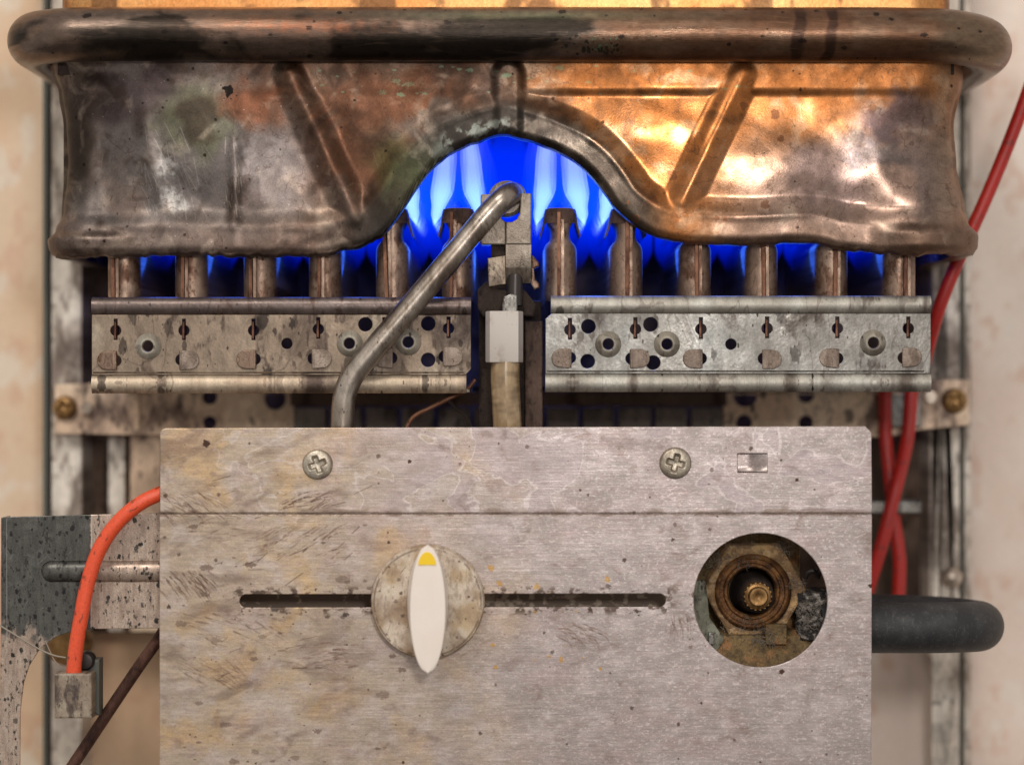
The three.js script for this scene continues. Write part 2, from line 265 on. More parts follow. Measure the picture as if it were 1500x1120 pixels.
// outline of the shell seen from above: front, two rounded corners, sides and back
const SX0 = 72, SX1 = 1410, SR = 66, SDEEP = 540;
const plan = [];   // { x, z, nx, nz, c }: c = how far the corner has begun
{
  const q = Math.PI / 2;
  for (let i = 0; i <= 12; i++) { plan.push({ x: SX0, z: ZS - SDEEP + (SDEEP - SR) * i / 12, nx: -1, nz: 0, c: 1 }); }
  for (let i = 1; i < 14; i++) { const a = q * i / 14; plan.push({ x: SX0 + SR - SR * Math.cos(a), z: ZS - SR + SR * Math.sin(a), nx: -Math.cos(a), nz: Math.sin(a), c: 1 }); }
  const n = 430; for (let i = 0; i <= n; i++) { const x = mix(SX0 + SR, SX1 - SR, i / n); plan.push({ x, z: ZS, nx: 0, nz: 1, c: Math.max(ss(SX0 + SR + 80, SX0 + SR, x), ss(SX1 - SR - 80, SX1 - SR, x)) }); }
  for (let i = 13; i > 0; i--) { const a = q * i / 14; plan.push({ x: SX1 - SR + SR * Math.cos(a), z: ZS - SR + SR * Math.sin(a), nx: Math.cos(a), nz: Math.sin(a), c: 1 }); }
  for (let i = 12; i >= 0; i--) plan.push({ x: SX1, z: ZS - SDEEP + (SDEEP - SR) * i / 12, nx: 1, nz: 0, c: 1 });
}
const shellPaint = new Paint(40, 70, 1460, 420, 1.3, () => [0, 0, 0]);
const shellRough = new Paint(40, 70, 1460, 420, 0.8, () => [0, 0, 0]);
{
  const wob = (x, y, s, a) => (fbm(x / 38, y / 38, 4, s) - 0.5) * a;
  const zone = (x, y, cx, cy, rx, ry, s, soft = 0.5) => { const q = Math.hypot((x + wob(x, y, s, 70) - cx) / rx, (y + wob(x, y, s + 3, 70) - cy) / ry); return ss(1 + soft, 1 - soft, q); };
  shellPaint.each((x, y) => {
    const d = y > 60 ? edgeDist(clamp(x, 60, 1439), y) : 200, n1 = fbm(x / 70, y / 60, 5, 401), n2 = fbm(x / 12, y / 14, 4, 407), n3 = vn(x * 0.9, y * 0.9, 9), rightness = ss(700, 900, x + wob(x, y, 411, 120));
    let c = mix3([108, 85, 71], [94, 64, 48], ss(0.4, 0.6, n1));
    c = mix3(c, [88, 72, 64], ss(0.45, 0.7, fbm(x / 45, y / 70, 4, 421)) * 0.7);
    c = mix3(c, [178, 110, 58], rightness * (0.7 + 0.3 * n1));                                   // cleaner copper on the right
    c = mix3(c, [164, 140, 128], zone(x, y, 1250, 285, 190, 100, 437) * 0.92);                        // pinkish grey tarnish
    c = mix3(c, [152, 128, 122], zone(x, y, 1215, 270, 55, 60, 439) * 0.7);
    c = mix3(c, [92, 78, 82], zone(x, y, 1312, 168, 52, 34, 447) * 0.8);
    c = mix3(c, [120, 106, 102], zone(x, y, 1370, 260, 42, 90, 449) * 0.75);
    c = mix3(c, [88, 84, 86], zone(x, y, 1285, 225, 45, 16, 451) * 0.6);
    c = mix3(c, [150, 126, 106], ss(1340, 1400, x) * 0.6);
    // the sooty left end
    c = mix3(c, [116, 109, 107], zone(x, y, 200, 230, 230, 150, 453, 0.4) * 0.92);
    c = mix3(c, [124, 115, 110], zone(x, y, 270, 320, 200, 34, 454) * 0.5);
    c = mix3(c, [52, 43, 37], zone(x, y, 100, 190, 52, 110, 455) * 0.9);
    c = mix3(c, [78, 66, 66], zone(x, y, 190, 140, 80, 40, 457) * 0.75);
    c = mix3(c, [136, 118, 108], zone(x, y, 185, 292, 32, 34, 459) * 0.65);
    c = mix3(c, [104, 106, 82], zone(x, y, 285, 172, 52, 48, 461, 0.6) * 0.65 * (0.4 + n2));
    c = mix3(c, [70, 60, 50], zone(x, y, 282, 180, 30, 30, 463) * 0.75);
    c = mix3(c, [186, 184, 180], zone(x, y, 245, 262, 20, 40, 465) * 0.45 * ss(0.35, 0.6, n2) * 1.6);
    c = mix3(c, [160, 150, 148], zone(x, y, 405, 250, 60, 60, 467) * 0.6);
    c = mix3(c, [122, 72, 48], zone(x, y, 372, 155, 40, 34, 469) * 0.7);
    c = mix3(c, [118, 74, 52], zone(x, y, 560, 150, 120, 50, 473) * 0.65);
    c = mix3(c, [110, 108, 104], zone(x, y, 630, 180, 60, 22, 475) * 0.6);
    // the bead along the lower edge
    const bead = ss(56, 34, d + wob(x, y, 481, 14));
    c = mix3(c, [55, 51, 47], bead * ss(430, 560, x) * ss(1010, 930, x) * 0.92);
    c = mix3(c, [124, 108, 100], bead * (1 - ss(430, 540, x)) * 0.7);
    c = mix3(c, [112, 92, 80], bead * ss(980, 1080, x) * 0.75);
    c = mix3(c, [96, 112, 66], zone(x, y, 585, 240, 42, 48, 485, 0.7) * 0.4);
        c = mix3(c, [168, 180, 172], ss(16, 6, Math.abs(d - 12 - wob(x, y, 489, 26))) * ss(610, 660, x) * ss(770, 730, x) * ss(0.5, 0.62, n2) * 0.45);
    // mottle and grain
    c = mix3(c, [50, 38, 32], ss(0.5, 0.85, warped(x, y, 34, 491)) * 0.6 * (1 - 0.4 * rightness));
    c = mix3(c, [214, 196, 176], ss(0.55, 0.8, warped(x, y, 30, 493)) * 0.3);
    const tide = fbm(x / 36, y / 36, 4, 495); if (Math.abs(tide - 0.52) < 0.008) c = mix3(c, [70, 50, 42], 0.3);
    const g = (0.8 + 0.28 * n2 + 0.16 * (n3 - 0.5)) ;
    return c.map((v) => v * g);
  });
  shellPaint.scatter(160, 51, 90, 95, 1420, 370, 0.5, 2.6, [30, 22, 18], 0.85);
  shellPaint.scatter(26, 53, 900, 150, 1200, 330, 1.5, 7, [96, 60, 40], 0.7);
  shellPaint.scatter(60, 55, 110, 110, 480, 360, 0.4, 1.6, [184, 178, 170], 0.6);
  shellPaint.scatter(40, 57, 450, 95, 1100, 140, 1, 4, [120, 160, 128], 0.5, 2);
  shellPaint.spot(336, 134, 9, [26, 22, 20], 0.95, 4, 1.1);
  shellPaint.scratches(160, 61, 100, 100, 1400, 350, 26, 1.57, 1.4, [190, 170, 150], 0.3, 0.8);
  shellPaint.scratches(60, 63, 205, 180, 300, 310, 30, 1.2, 0.6, [206, 204, 200], 0.45, 1.0);
  shellPaint.scratches(40, 64, 330, 200, 352, 300, 22, 1.45, 0.4, [206, 196, 180], 0.5, 1.0);
  shellPaint.scratches(90, 65, 900, 140, 1400, 350, 34, 0.1, 1.2, [120, 84, 60], 0.35, 0.8);
  shellRough.each((x, y) => {
    const gold = Math.max(zone(x, y, 1010, 210, 270, 95, 431), zone(x, y, 1180, 270, 170, 85, 437) * 0.9), n = fbm(x / 16, y / 16, 4, 501), f = vn(x * 0.8, y * 0.8, 503);
    return g3(255 * clamp(mix(0.5, 0.25, gold) + 0.2 * (n - 0.5) + 0.07 * (f - 0.5) - 0.08 * zone(x, y, 460, 200, 90, 130, 505)));
  });
}
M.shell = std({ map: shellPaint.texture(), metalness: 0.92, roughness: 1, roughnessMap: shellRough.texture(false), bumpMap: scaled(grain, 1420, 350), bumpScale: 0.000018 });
M.copperTop = std({ map: new Paint(60, -60, 1440, 30, 0.7, (x, y) => { const n = fbm(x / 60, y / 40, 5, 511); return mix3(mix3([206, 130, 72], [232, 186, 126], n), [70, 48, 34], ss(0.55, 0.7, fbm(x / 40, y / 60, 4, 513)) * 0.6).map((v) => v * (0.85 + 0.2 * vn(x / 2, y / 2, 4))); }).texture(true, mirrored), metalness: 0.9, roughness: 0.4 });
{
  const t = thing('heat_exchanger', 'tarnished copper heat exchanger with an arched opening and pressed ribs above the burners', 'heat exchanger', V(750, 220, ZS - 250));
  const nv = 96, yTop = 78, k = kz(ZS);
  const front = grid(plan.length - 1, nv + 6, (i, j) => {
    const p = plan[i], right = p.x > 750, side = p.nz < 0.01;
    const rag = (fbm(p.x / 14, p.z / 14, 3, 521) - 0.5) * 9;
    const yb = (side ? 372 : edgeY(p.x)) + rag * (p.x < 560 || p.x > 1250 ? 1 : 0.35);
    const v = Math.min(1, j / nv), y = yTop + (yb - yTop) * v, d = edgeDist(clamp(p.x, 62, 1438), y);
    let h = side ? 6 : shellRelief(p.x, y, d) * mix(1, 0.55, clamp(p.c));
    h += p.c * flare(y, right);
    if (d < 13 && !side) h -= 5 * (1 - d / 13) ** 2;
    let yy = y, zz = 0;
    if (j > nv) { const q = (j - nv) / 6; yy += Math.sin(q * Math.PI) * 2.5; zz = -26 * q; h -= 2; }
    const x = p.x + p.nx * (h + zz * Math.abs(p.nx)), z = p.z + p.nz * (h + zz);
    return [X(x, ZS), (560 - yy) * k, z];
  });
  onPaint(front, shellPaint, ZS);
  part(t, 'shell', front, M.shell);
  const zb = ZS - SDEEP;
  part(t, 'back_wall', tiled(plate(poly([[SX0, -70], [SX0, 372], [SX1, 372], [SX1, -70]], ZS), zb, 5, 0)), M.sooty);
  part(t, 'fin_block', tiled(plate(poly([[SX0 + 10, 40], [SX0 + 10, 108], [SX1 - 10, 108], [SX1 - 10, 40]], ZS), ZS - 12, SDEEP - 20, 0)), M.sooty);
  const up = grid(plan.length - 1, 2, (i, j) => { const p = plan[i]; return [X(p.x + 8 * Math.sign(750 - p.x) * p.c, ZS), (560 - (-70 + j * 60)) * k, p.z - 6]; });
  flatUV(up, X(60, ZS), 0, 1400, 120);
  part(t, 'upper_shell', up, M.copperTop);
}
// the water pipe that runs round the exchanger
const pipePaint = new Paint(0, 0, 1500, 100, 1.2, (x, y) => {   // y: 0 top of the pipe ... 100 its underside
  const n1 = fbm(x / 60, y / 30, 5, 601), n2 = fbm(x / 10, y / 6, 4, 603), n3 = vn(x, y, 7), r = ss(820, 930, x + (n1 - 0.5) * 120);
  let c = mix3([110, 94, 84], [108, 76, 56], r * 0.9);
  c = mix3(c, [128, 104, 86], ss(0.45, 0.65, n1) * 0.6);
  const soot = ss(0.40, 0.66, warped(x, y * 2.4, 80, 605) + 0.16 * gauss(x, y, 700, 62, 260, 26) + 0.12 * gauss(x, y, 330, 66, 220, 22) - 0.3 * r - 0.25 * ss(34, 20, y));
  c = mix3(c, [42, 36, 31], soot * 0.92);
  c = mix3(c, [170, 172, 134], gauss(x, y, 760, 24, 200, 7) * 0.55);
  c = mix3(c, [118, 68, 46], gauss(x, y, 440, 40, 130, 16) * 0.5 * n2 * 2);
  for (const b of [1166, 1213]) c = mix3(c, [60, 42, 34], ss(11, 5, Math.abs(x - b + (n1 - 0.5) * 22)) * 0.75);
  c = mix3(c, [128, 116, 98], ss(1330, 1420, x + (n1 - 0.5) * 90) * 0.55);
  return c.map((v) => v * (0.8 + 0.3 * n2 + 0.12 * (n3 - 0.5)));
});
pipePaint.scatter(90, 71, 0, 5, 1500, 95, 0.8, 4, [28, 22, 20], 0.8, 1.6);
pipePaint.scatter(40, 73, 820, 55, 910, 80, 0.8, 4, [24, 30, 24], 0.8);
pipePaint.scatter(30, 75, 860, 58, 905, 76, 0.8, 2.4, [110, 150, 120], 0.6);
pipePaint.scratches(180, 77, 0, 5, 1500, 95, 50, 0, 0.25, [196, 160, 130], 0.35, 0.8);
M.pipe = std({ map: pipePaint.texture(), metalness: 0.85, roughness: 0.52, roughnessMap: roughTex, bumpMap: grain, bumpScale: 0.00005 });
{
  const z = -38, t = thing('water_pipe', 'thick brown copper pipe bent round the top of the heat exchanger', 'pipe', V(750, 52, z));
  const P = (x, y, zz) => V(x, y, z).setZ(zz);
  const pts = [P(38, 52, -420), P(36, 52, -200), P(37, 52, -110), P(52, 52, -66), P(94, 51, -42), P(150, 50, z), P(400, 50, z), P(750, 50, z), P(1100, 50.5, z), P(1330, 51, z), P(1396, 53, z - 6), P(1440, 57, -76), P(1458, 60, -120), P(1461, 62, -200), P(1459, 62, -420)];
  const curve = new THREE.CatmullRomCurve3(pts, false, 'centripetal'), g = new THREE.TubeGeometry(curve, 420, 40, 44, false);
  const p = g.attributes.position, uv = new Float32Array(p.count * 2);
  for (let i = 0; i < p.count; i++) { const x = p.getX(i) / kz(z) + 750, y = 560 - p.getY(i) / kz(z); uv[i * 2] = x / 1500; uv[i * 2 + 1] = 1 - (y - 2) / 100; }
  g.setAttribute('uv', new THREE.BufferAttribute(uv, 2));
  part(t, 'pipe', g, M.pipe);
}

// ------------------------------------------------------------------ burner rails, tabs and burners
const ZR = -60;
const KEY = [[169, 484], [269, 484], [371, 484], [466, 482], [563, 482], [657, 481], [835, 483], [931, 482], [1027, 482], [1124, 481], [1227, 481], [1331, 481]];
const TAB = [[168, 528, -1], [266, 527, 1], [372, 526, -1], [460, 525, 1], [572, 524, -1], [652, 522, 1], [834, 524, -1], [926, 525, 1], [1026, 525, -1], [1120, 525, 1], [1226, 525, -1], [1325, 524, 1]];
const BURN = [[179, 170], [278, 271], [379, 371], [475, 471], [574, 570], [671, 664], [821, 822], [918, 922], [1019, 1024], [1117, 1122], [1220, 1226], [1320, 1329]];
function rail(x0, x1, y0, y1, keys, tabs, big, small, dimples, label, mat, cut) {
  const z = ZR, t = thing('burner_rail', label, 'burner rail', V((x0 + x1) / 2, y1, z));
  const yt = y0 + 26, yb = y1 - 27, sh = poly(cut < 0 ? [[x0, yt], [x0, yb], [x1 - 8, yb], [x1, yb - 9], [x1, yt]] : [[x0, yt + 8], [x0, yb], [x1, yb], [x1, yt], [x0 + 9, yt]], z);
  const keyHole = (x, y) => { const pts = [], w = 2.6; for (let a = 0; a <= 360; a += 12) { const q = (a + 6) * Math.PI / 180, cx = Math.cos(q) * 8, cy = Math.sin(q) * 8; if (Math.abs(cx) < w + 0.5) continue; pts.push([x + cx, y + cy, q]); } const out = []; for (const [a, b] of pts) out.push([a, b]);
    // slits above and below the round hole
    const hi = out.findIndex(([a, b]) => a < x && b > y), lo = out.length;
    out.splice(hi, 0, [x + w, y + 7.6], [x + w, y + 14], [x - w, y + 14], [x - w, y + 7.6]);
    const k2 = out.findIndex(([a, b], i) => i > hi + 3 && a > x && b < y);
    out.splice(k2 < 0 ? out.length : k2, 0, [x - w, y - 7.6], [x - w, y - 17], [x + w, y - 17], [x + w, y - 7.6]);
    return polyHole(out, z); };
  for (const [x, y] of keys) sh.holes.push(keyHole(x, y));
  for (const [x, y, s] of tabs) { const p = new THREE.Path(); p.absarc(X(x - s * 1, z), Y(y, z), 8.5, 0, Math.PI * 2, true); sh.holes.push(p); }
  for (const [x, y] of big) sh.holes.push(circleHole(x, y, 10.3, z));
  for (const [x, y] of small) sh.holes.push(circleHole(x, y, 8, z));
  for (const [x, y] of dimples) sh.holes.push(circleHole(x, y, 17, z));
  part(t, 'front_plate', tiled(plate(sh, z, 5, 0.8, 2, 16), 700, X(x0, z), -100), mat);
  const prof = (ya, yb2, dir) => { const pts = [], n = 14; const c = (ya + yb2) / 2, r = (yb2 - ya) / 2; for (let i = 0; i <= n; i++) { const a = Math.PI * i / n; pts.push([Y(c - r * Math.cos(a), z), z - 4 + 10 * Math.sin(a)]); } pts.push([Y(yb2, z), z - 26]); pts.push([Y(ya, z), z - 26]); return pts; };
  part(t, 'rolled_edge', tiled(sweepX(prof(y0, yt + 0.5), X(x0 + (cut > 0 ? 8 : 0), z), X(x1, z)), 700, 40), cut < 0 ? M.tarnish : M.litZincRoll, cut < 0 ? 'blue black tarnished upper edge of the rail' : 'bright rolled upper edge of the rail');
  part(t, 'rolled_edge', tiled(sweepX(prof(yb - 0.5, y1), X(x0, z), X(x1 - (cut < 0 ? 7 : 0), z)), 700, 90), cut < 0 ? M.litBeigeRoll : M.litZincRoll);
  part(t, 'added_light_stop', tiled(box(x0 + 2, y1 - 6, x1 - 2, y1 - 1.5, z - 27, z - 440, 0.5), 700), mat);  // unseen strip added to keep the blue light from spilling down
  part(t, 'bend_line', tiled(sweepX([[Y(yb - 5.5, z), z - 1], [Y(yb - 3.5, z), z + 1.6], [Y(yb - 1.5, z), z - 1]], X(x0 + 2, z), X(x1 - 10, z)), 700, 90), mat);
  for (const [x, y] of dimples) part(t, 'dimple', tiled(lathe([[19.5, -0.5], [18.5, 1.6], [14.5, 5.5], [12, 8], [10.5, 8.8], [8.8, 8.5], [8, 7], [8, -2]], x, y, z), 700, 33), M.dimple);
  return t;
}
rail(134, 690, 435, 576, KEY.slice(0, 6), TAB.slice(0, 6), [[535, 475], [627, 474], [627, 527]], [[420, 503]], [[217, 507], [512, 503], [598, 501]], 'stained beige burner rail behind the bent grey pipe', M.zincBeige, -1);
rail(799, 1364, 433, 574, KEY.slice(6), TAB.slice(6), [[862, 478], [953, 475], [861, 529], [957, 531]], [[1071, 504]], [[891, 504], [977, 504], [1279, 502]], 'cleaner silver burner rail right of the pilot burner', M.zinc, 1);

// burner: a folded sheet body with a waist and a slotted cap, long in depth
const ZB = -92, ZBB = -560;
function loft(levels, zf, zb, n = 16) {
  const ring = (w, y, f) => { const o = []; o.push([-w, y, zb]); for (let i = 0; i <= n; i++) { const a = -Math.PI / 2 + Math.PI * i / n; o.push([w * Math.sin(a), y, zf - f + f * Math.cos(a)]); } o.push([w, y, zb]); return o; };
  const R = levels.map(([y, w, f]) => ring(w, -y, f ?? w)), m = R[0].length;
  const g = grid(m - 1, R.length - 1, (i, j) => R[R.length - 1 - j][i]);
  return g;
}
const bodyGeo = toCreasedNormals(loft([[-5, 22], [4, 25], [70, 25], [74, 24.5], [80, 22], [85, 17], [90, 14], [98, 13.5], [106, 14.5], [112, 18], [116, 20]], 0, ZBB - ZB, 18), 0.9);
const capGeo = toCreasedNormals(loft([[112, 22.5, 12], [113, 23.5, 13], [129, 24, 13], [133, 22.5, 12], [134, 19, 10], [134.5, 4, 4]], 3, ZBB - ZB, 14), 0.6);
const wingGeo = (s) => { const sh = new THREE.Shape([[s * 22, 127], [s * 24.8, 127], [s * 26, 112], [s * 31, 94], [s * 29.2, 93], [s * 23, 111]].map(([a, b]) => new THREE.Vector2(a, -b))); const g = new THREE.ExtrudeGeometry(sh, { depth: 430, bevelEnabled: false }); g.translate(0, 0, -446); return toCreasedNormals(g, 0.5); };
const slotGeo = (() => { const a = []; for (let i = 0; i < 7; i++) { const b = new THREE.BoxGeometry(34, 1.6, 9); b.translate(0, -135.2, -22 - i * 56); a.push(b); } return mergeGeometries(a); })();
function flip(g) { const q = g.clone(); q.scale(1, -1, 1); const i = q.index; if (i) { for (let k = 0; k < i.count; k += 3) { const a = i.getX(k); i.setX(k, i.getX(k + 1)); i.setX(k + 1, a); } } q.computeVertexNormals(); return q; }
const B = { body: toCreasedNormals(flip(bodyGeo), 0.9), cap: toCreasedNormals(flip(capGeo), 0.6), wing: [-1, 1].map((s) => toCreasedNormals(flip(wingGeo(s)), 0.5)), slots: flip(slotGeo) };
const BLAB = ['first burner from the left, above the outer end of the stained rail', 'second burner from the left, above the stained rail', 'third burner from the left, above the stained rail', 'fourth burner from the left, above the stained rail', 'burner with visible cap under the left side of the arch, partly behind the bent pipe', 'burner with visible cap just left of the pilot burner, crossed by the bent pipe',
  'rusty burner with visible cap just right of the pilot burner', 'burner with half hidden cap under the right side of the arch', 'fourth burner from the right, above the silver rail', 'third burner from the right, above the silver rail', 'second burner from the right, above the silver rail', 'last burner on the right, above the outer end of the silver rail'];
BURN.forEach(([bx, sx], n) => {
  const y0 = 436, base = V(bx, y0, ZB), t = thing('gas_burner', BLAB[n], 'burner', base, 'row of gas burners'), R = rng(900 + n);
  const place = (g, dx = 0, rot = 0) => { const q = g.clone(); if (rot) q.rotateY(rot); q.translate(base.x + dx, base.y, base.z); return q; };
  part(t, 'body', tiled(place(B.body), 300, n * 61, n * 23), M.burner);
  const cap = part(t, 'cap', tiled(place(B.cap), 300, n * 37, 0), M.burnerCap);
  part(cap, 'port', tiled(place(B.slots), 300), M.blackMetal);
  B.wing.forEach((w) => part(t, 'side_flap', tiled(place(w), 300, n * 41), M.burnerCap));
  // folded seam down the middle of the front: two sheets, the rusty one longer
  const ds = (sx - bx);
  const seam = (x, w, yA, yB, zf, zb, tilt) => { const g = new THREE.BoxGeometry(w, yB - yA, zf - zb); g.translate(0, (yA + yB) / 2, (zf + zb) / 2); g.rotateZ(tilt); return tiled(place(toCreasedNormals(g, 0.3), x), 300, n * 53 + x * 9); };
  const tl = (R() - 0.5) * 0.03 + (n === 4 ? 0.03 : 0);
  part(t, 'seam', seam(ds - 3.4, 4.6, -20, 128, 10, -30, tl), M.rustEdge);
  part(t, 'seam', seam(ds + 2.2, 4.2, -20, 117, 8, -30, tl * 0.6), M.burner);
  // nozzle fin seen through the keyhole of the rail
  const [kx, ky] = KEY[n]; part(t, 'nozzle_fin', tiled(box(kx - 2.4, ky - 13, kx + 0.6, ky + 12, ZR - 7, ZR - 40, 0.4), 300, n * 20), M.rustEdge);
  // tab bent over the front of the rail
  const [tx, ty, s] = TAB[n], sh = new THREE.Shape(), r = 14.5;
  const j = (R() - 0.5) * 1.5;
  sh.moveTo(0, -r); sh.lineTo(s * 12, -r + 0.5); sh.absarc(s * 12.5, 0, r - 0.5, -Math.PI / 2, Math.PI / 2, s < 0); sh.lineTo(0, r); sh.lineTo(0, -r);
  const pts = sh.getPoints(14); if (THREE.ShapeUtils.area(pts) < 0) pts.reverse();
  const g = plate(new THREE.Shape(pts), 0, 5, 1.4, 3); g.rotateZ((R() - 0.5) * 0.1); g.rotateY(s * (0.06 + R() * 0.1)); g.translate(X(tx, ZR), Y(ty + j, ZR), ZR + 6.5);
  const fold = new THREE.CylinderGeometry(3.4, 3.4, r * 1.9, 10, 1); fold.translate(X(tx, ZR), Y(ty + j, ZR), ZR + 2.6);
  part(t, 'tab', tiled(mergeGeometries([g, toCreasedNormals(fold, 0.5)].map((q) => { q = q.index ? q.toNonIndexed() : q; q.deleteAttribute('uv'); return q; })), 300, n * 29, n * 17), n === 2 || n === 0 ? M.burner : M.tab);
});

// ------------------------------------------------------------------ flames and their light
{
  const emis = (f) => { const p = new Paint(0, 0, 8, 128, 1, (x, y) => f(1 - y / 128)); return p.texture(true); };
  const fade = (f) => new Paint(0, 0, 8, 128, 1, (x, y) => g3(255 * f(1 - y / 128))).texture(false);
  const fl = (e, a, op, k) => new THREE.MeshPhysicalMaterial({ side: THREE.DoubleSide, color: 0x000000, roughness: 1, specularIntensity: 0, emissive: 0xffffff, emissiveIntensity: k, emissiveMap: emis(e), alphaMap: fade(a), transparent: true, opacity: op });
  const coreE = (t) => mix3(mix3([186, 244, 255], [156, 182, 255], ss(0.3, 0.6, t)), [84, 104, 255], ss(0.6, 1, t));
  const outE = (t) => mix3([8, 76, 255], [44, 66, 255], ss(0.3, 0.8, t));
  const mA = (t) => ss(0, 0.12, t) * ss(1, 0.5, t);
  M.core = [0, 1, 2].map((i) => fl(coreE, mA, [0.3, 0.3, 0.3][i], 2.1));
  M.halo = [0, 1].map((i) => fl(outE, mA, [0.3, 0.28][i], 1.3));
  M.mantle = fl((t) => mix3([0, 22, 190], [0, 44, 255], ss(0.1, 0.4, t)), (t) => ss(0, 0.3, t) * ss(1, 0.55, t) , 0.62, 1.15);
  const tongue = (pts, r, sq) => {   // pts: centre line with a radius each
    const n = 16, m = 30, C = new THREE.CatmullRomCurve3(pts.map((p) => new THREE.Vector3(p[0], p[1], p[2]))), rad = (t) => { const f = t * (pts.length - 1), i = Math.min(pts.length - 2, Math.floor(f)); return mix(pts[i][3], pts[i + 1][3], ss(0, 1, f - i)) * r; };
    const g = grid(n, m, (i, j) => { const t = j / m, c = C.getPoint(t), a = i / n * Math.PI * 2, q = rad(t); return [c.x + Math.cos(a) * q, c.y, c.z + Math.sin(a) * q * sq]; });
    const uv = new Float32Array((n + 1) * (m + 1) * 2); for (let j = 0; j <= m; j++) for (let i = 0; i <= n; i++) { uv[(j * (n + 1) + i) * 2] = i / n; uv[(j * (n + 1) + i) * 2 + 1] = j / m; }
    g.setAttribute('uv', new THREE.BufferAttribute(uv, 2)); return g;
  };
  const lab = ['', '', '', '', 'slanting blue flame at the left edge of the arch', 'pair of pale blue flames left of the pilot head', 'pair of pale blue flames right of the pilot head', 'slanting blue flame at the right edge of the arch', '', '', '', ''];
  BURN.forEach(([bx], n) => {
    const seen = lab[n] !== '', base = V(bx, 310, ZB - 20);
    const t = thing('gas_flame', lab[n] || 'dim blue flame glimpsed between burners below the copper skirt', 'flame', base, seen ? 'blue flames over the burners' : 'flames hidden behind the copper skirt'), R = rng(700 + n);
    const depth = seen ? [-8, -110, -230, -360] : [-60, -260];
    const cores = [], halos = [[], []], coreSets = [[], [], []];
    for (const z of depth) for (const s of [-1, 1]) {
      const w = 1 + (R() - 0.5) * 0.25, lean = (R() - 0.5) * 8, outer = z === -8 ? 1 : 0.9;
      // foot beside the cap, then upright
      const foot = [base.x + s * 37, base.y - 22 * outer, base.z + z, 1.5], p = [foot, [base.x + s * 31, base.y + 2, base.z + z, 10 * w], [base.x + s * 24, base.y + 34, base.z + z, 18 * w], [base.x + s * 20 + lean * 0.5, base.y + 72, base.z + z, 17 * w], [base.x + s * 17 + lean, base.y + 128, base.z + z, 11], [base.x + s * 16 + lean, base.y + 205, base.z + z, 1]];
      coreSets[0].push(tongue(p, 1.02, 1.3)); coreSets[1].push(tongue(p, 0.72, 1.3)); coreSets[2].push(tongue(p, 0.42, 1.3));
      halos[0].push(tongue(p, 1.6, 1.4)); halos[1].push(tongue(p, 2.15, 1.4));
    }
    coreSets.forEach((c, i) => part(t, 'inner_cone', mergeGeometries(c), M.core[i]));
    halos.forEach((c, i) => part(t, 'outer_cone', mergeGeometries(c), M.halo[i]));
    const mant = tongue([[base.x, base.y - 84, base.z - 220, 36], [base.x, base.y - 46, base.z - 220, 50], [base.x, base.y - 10, base.z - 220, 50], [base.x, base.y + 60, base.z - 220, 58], [base.x, base.y + 150, base.z - 220, 44], [base.x, base.y + 215, base.z - 225, 3]], 1, 3.2);
    part(t, 'mantle', mant, M.mantle);
  });
  { const base = V(745, 330, -150), t = thing('added_blue_glow', 'added deep blue glow filling the gap behind the end of the bent pipe', 'flame', base);  // glowing shells added to fill the dark middle gap with blue
    for (const [k, dz] of [[1, 0], [0.8, -150], [0.9, -290]]) part(t, 'mantle', tongue([[base.x, base.y - 60, base.z + dz, 22 * k], [base.x, base.y - 10, base.z + dz, 36 * k], [base.x, base.y + 50, base.z + dz, 40 * k], [base.x, base.y + 110, base.z + dz, 34 * k], [base.x, base.y + 190, base.z + dz, 6]], 1.15, 1.6), M.mantle); }
  for (const [x, y, z, i] of [[627, 335, -170, 0.008], [868, 335, -170, 0.008], [722, 350, -190, 0.006], [790, 350, -190, 0.006], [640, 250, -230, 0.022], [745, 235, -330, 0.026], [860, 250, -230, 0.022], [230, 345, -190, 0.0045], [330, 345, -190, 0.0045], [430, 345, -190, 0.0045], [525, 345, -190, 0.0045], [968, 345, -190, 0.0045], [1068, 345, -190, 0.0045], [1168, 345, -190, 0.0045], [1268, 345, -190, 0.0045]]) {
    const l = new THREE.PointLight(new THREE.Color().setRGB(0.03, 0.14, 1), i, 0, 2); l.name = 'flame_light'; l.position.copy(V(x, y, z)).multiplyScalar(U); l.castShadow = true; scene.add(l);
  }
}

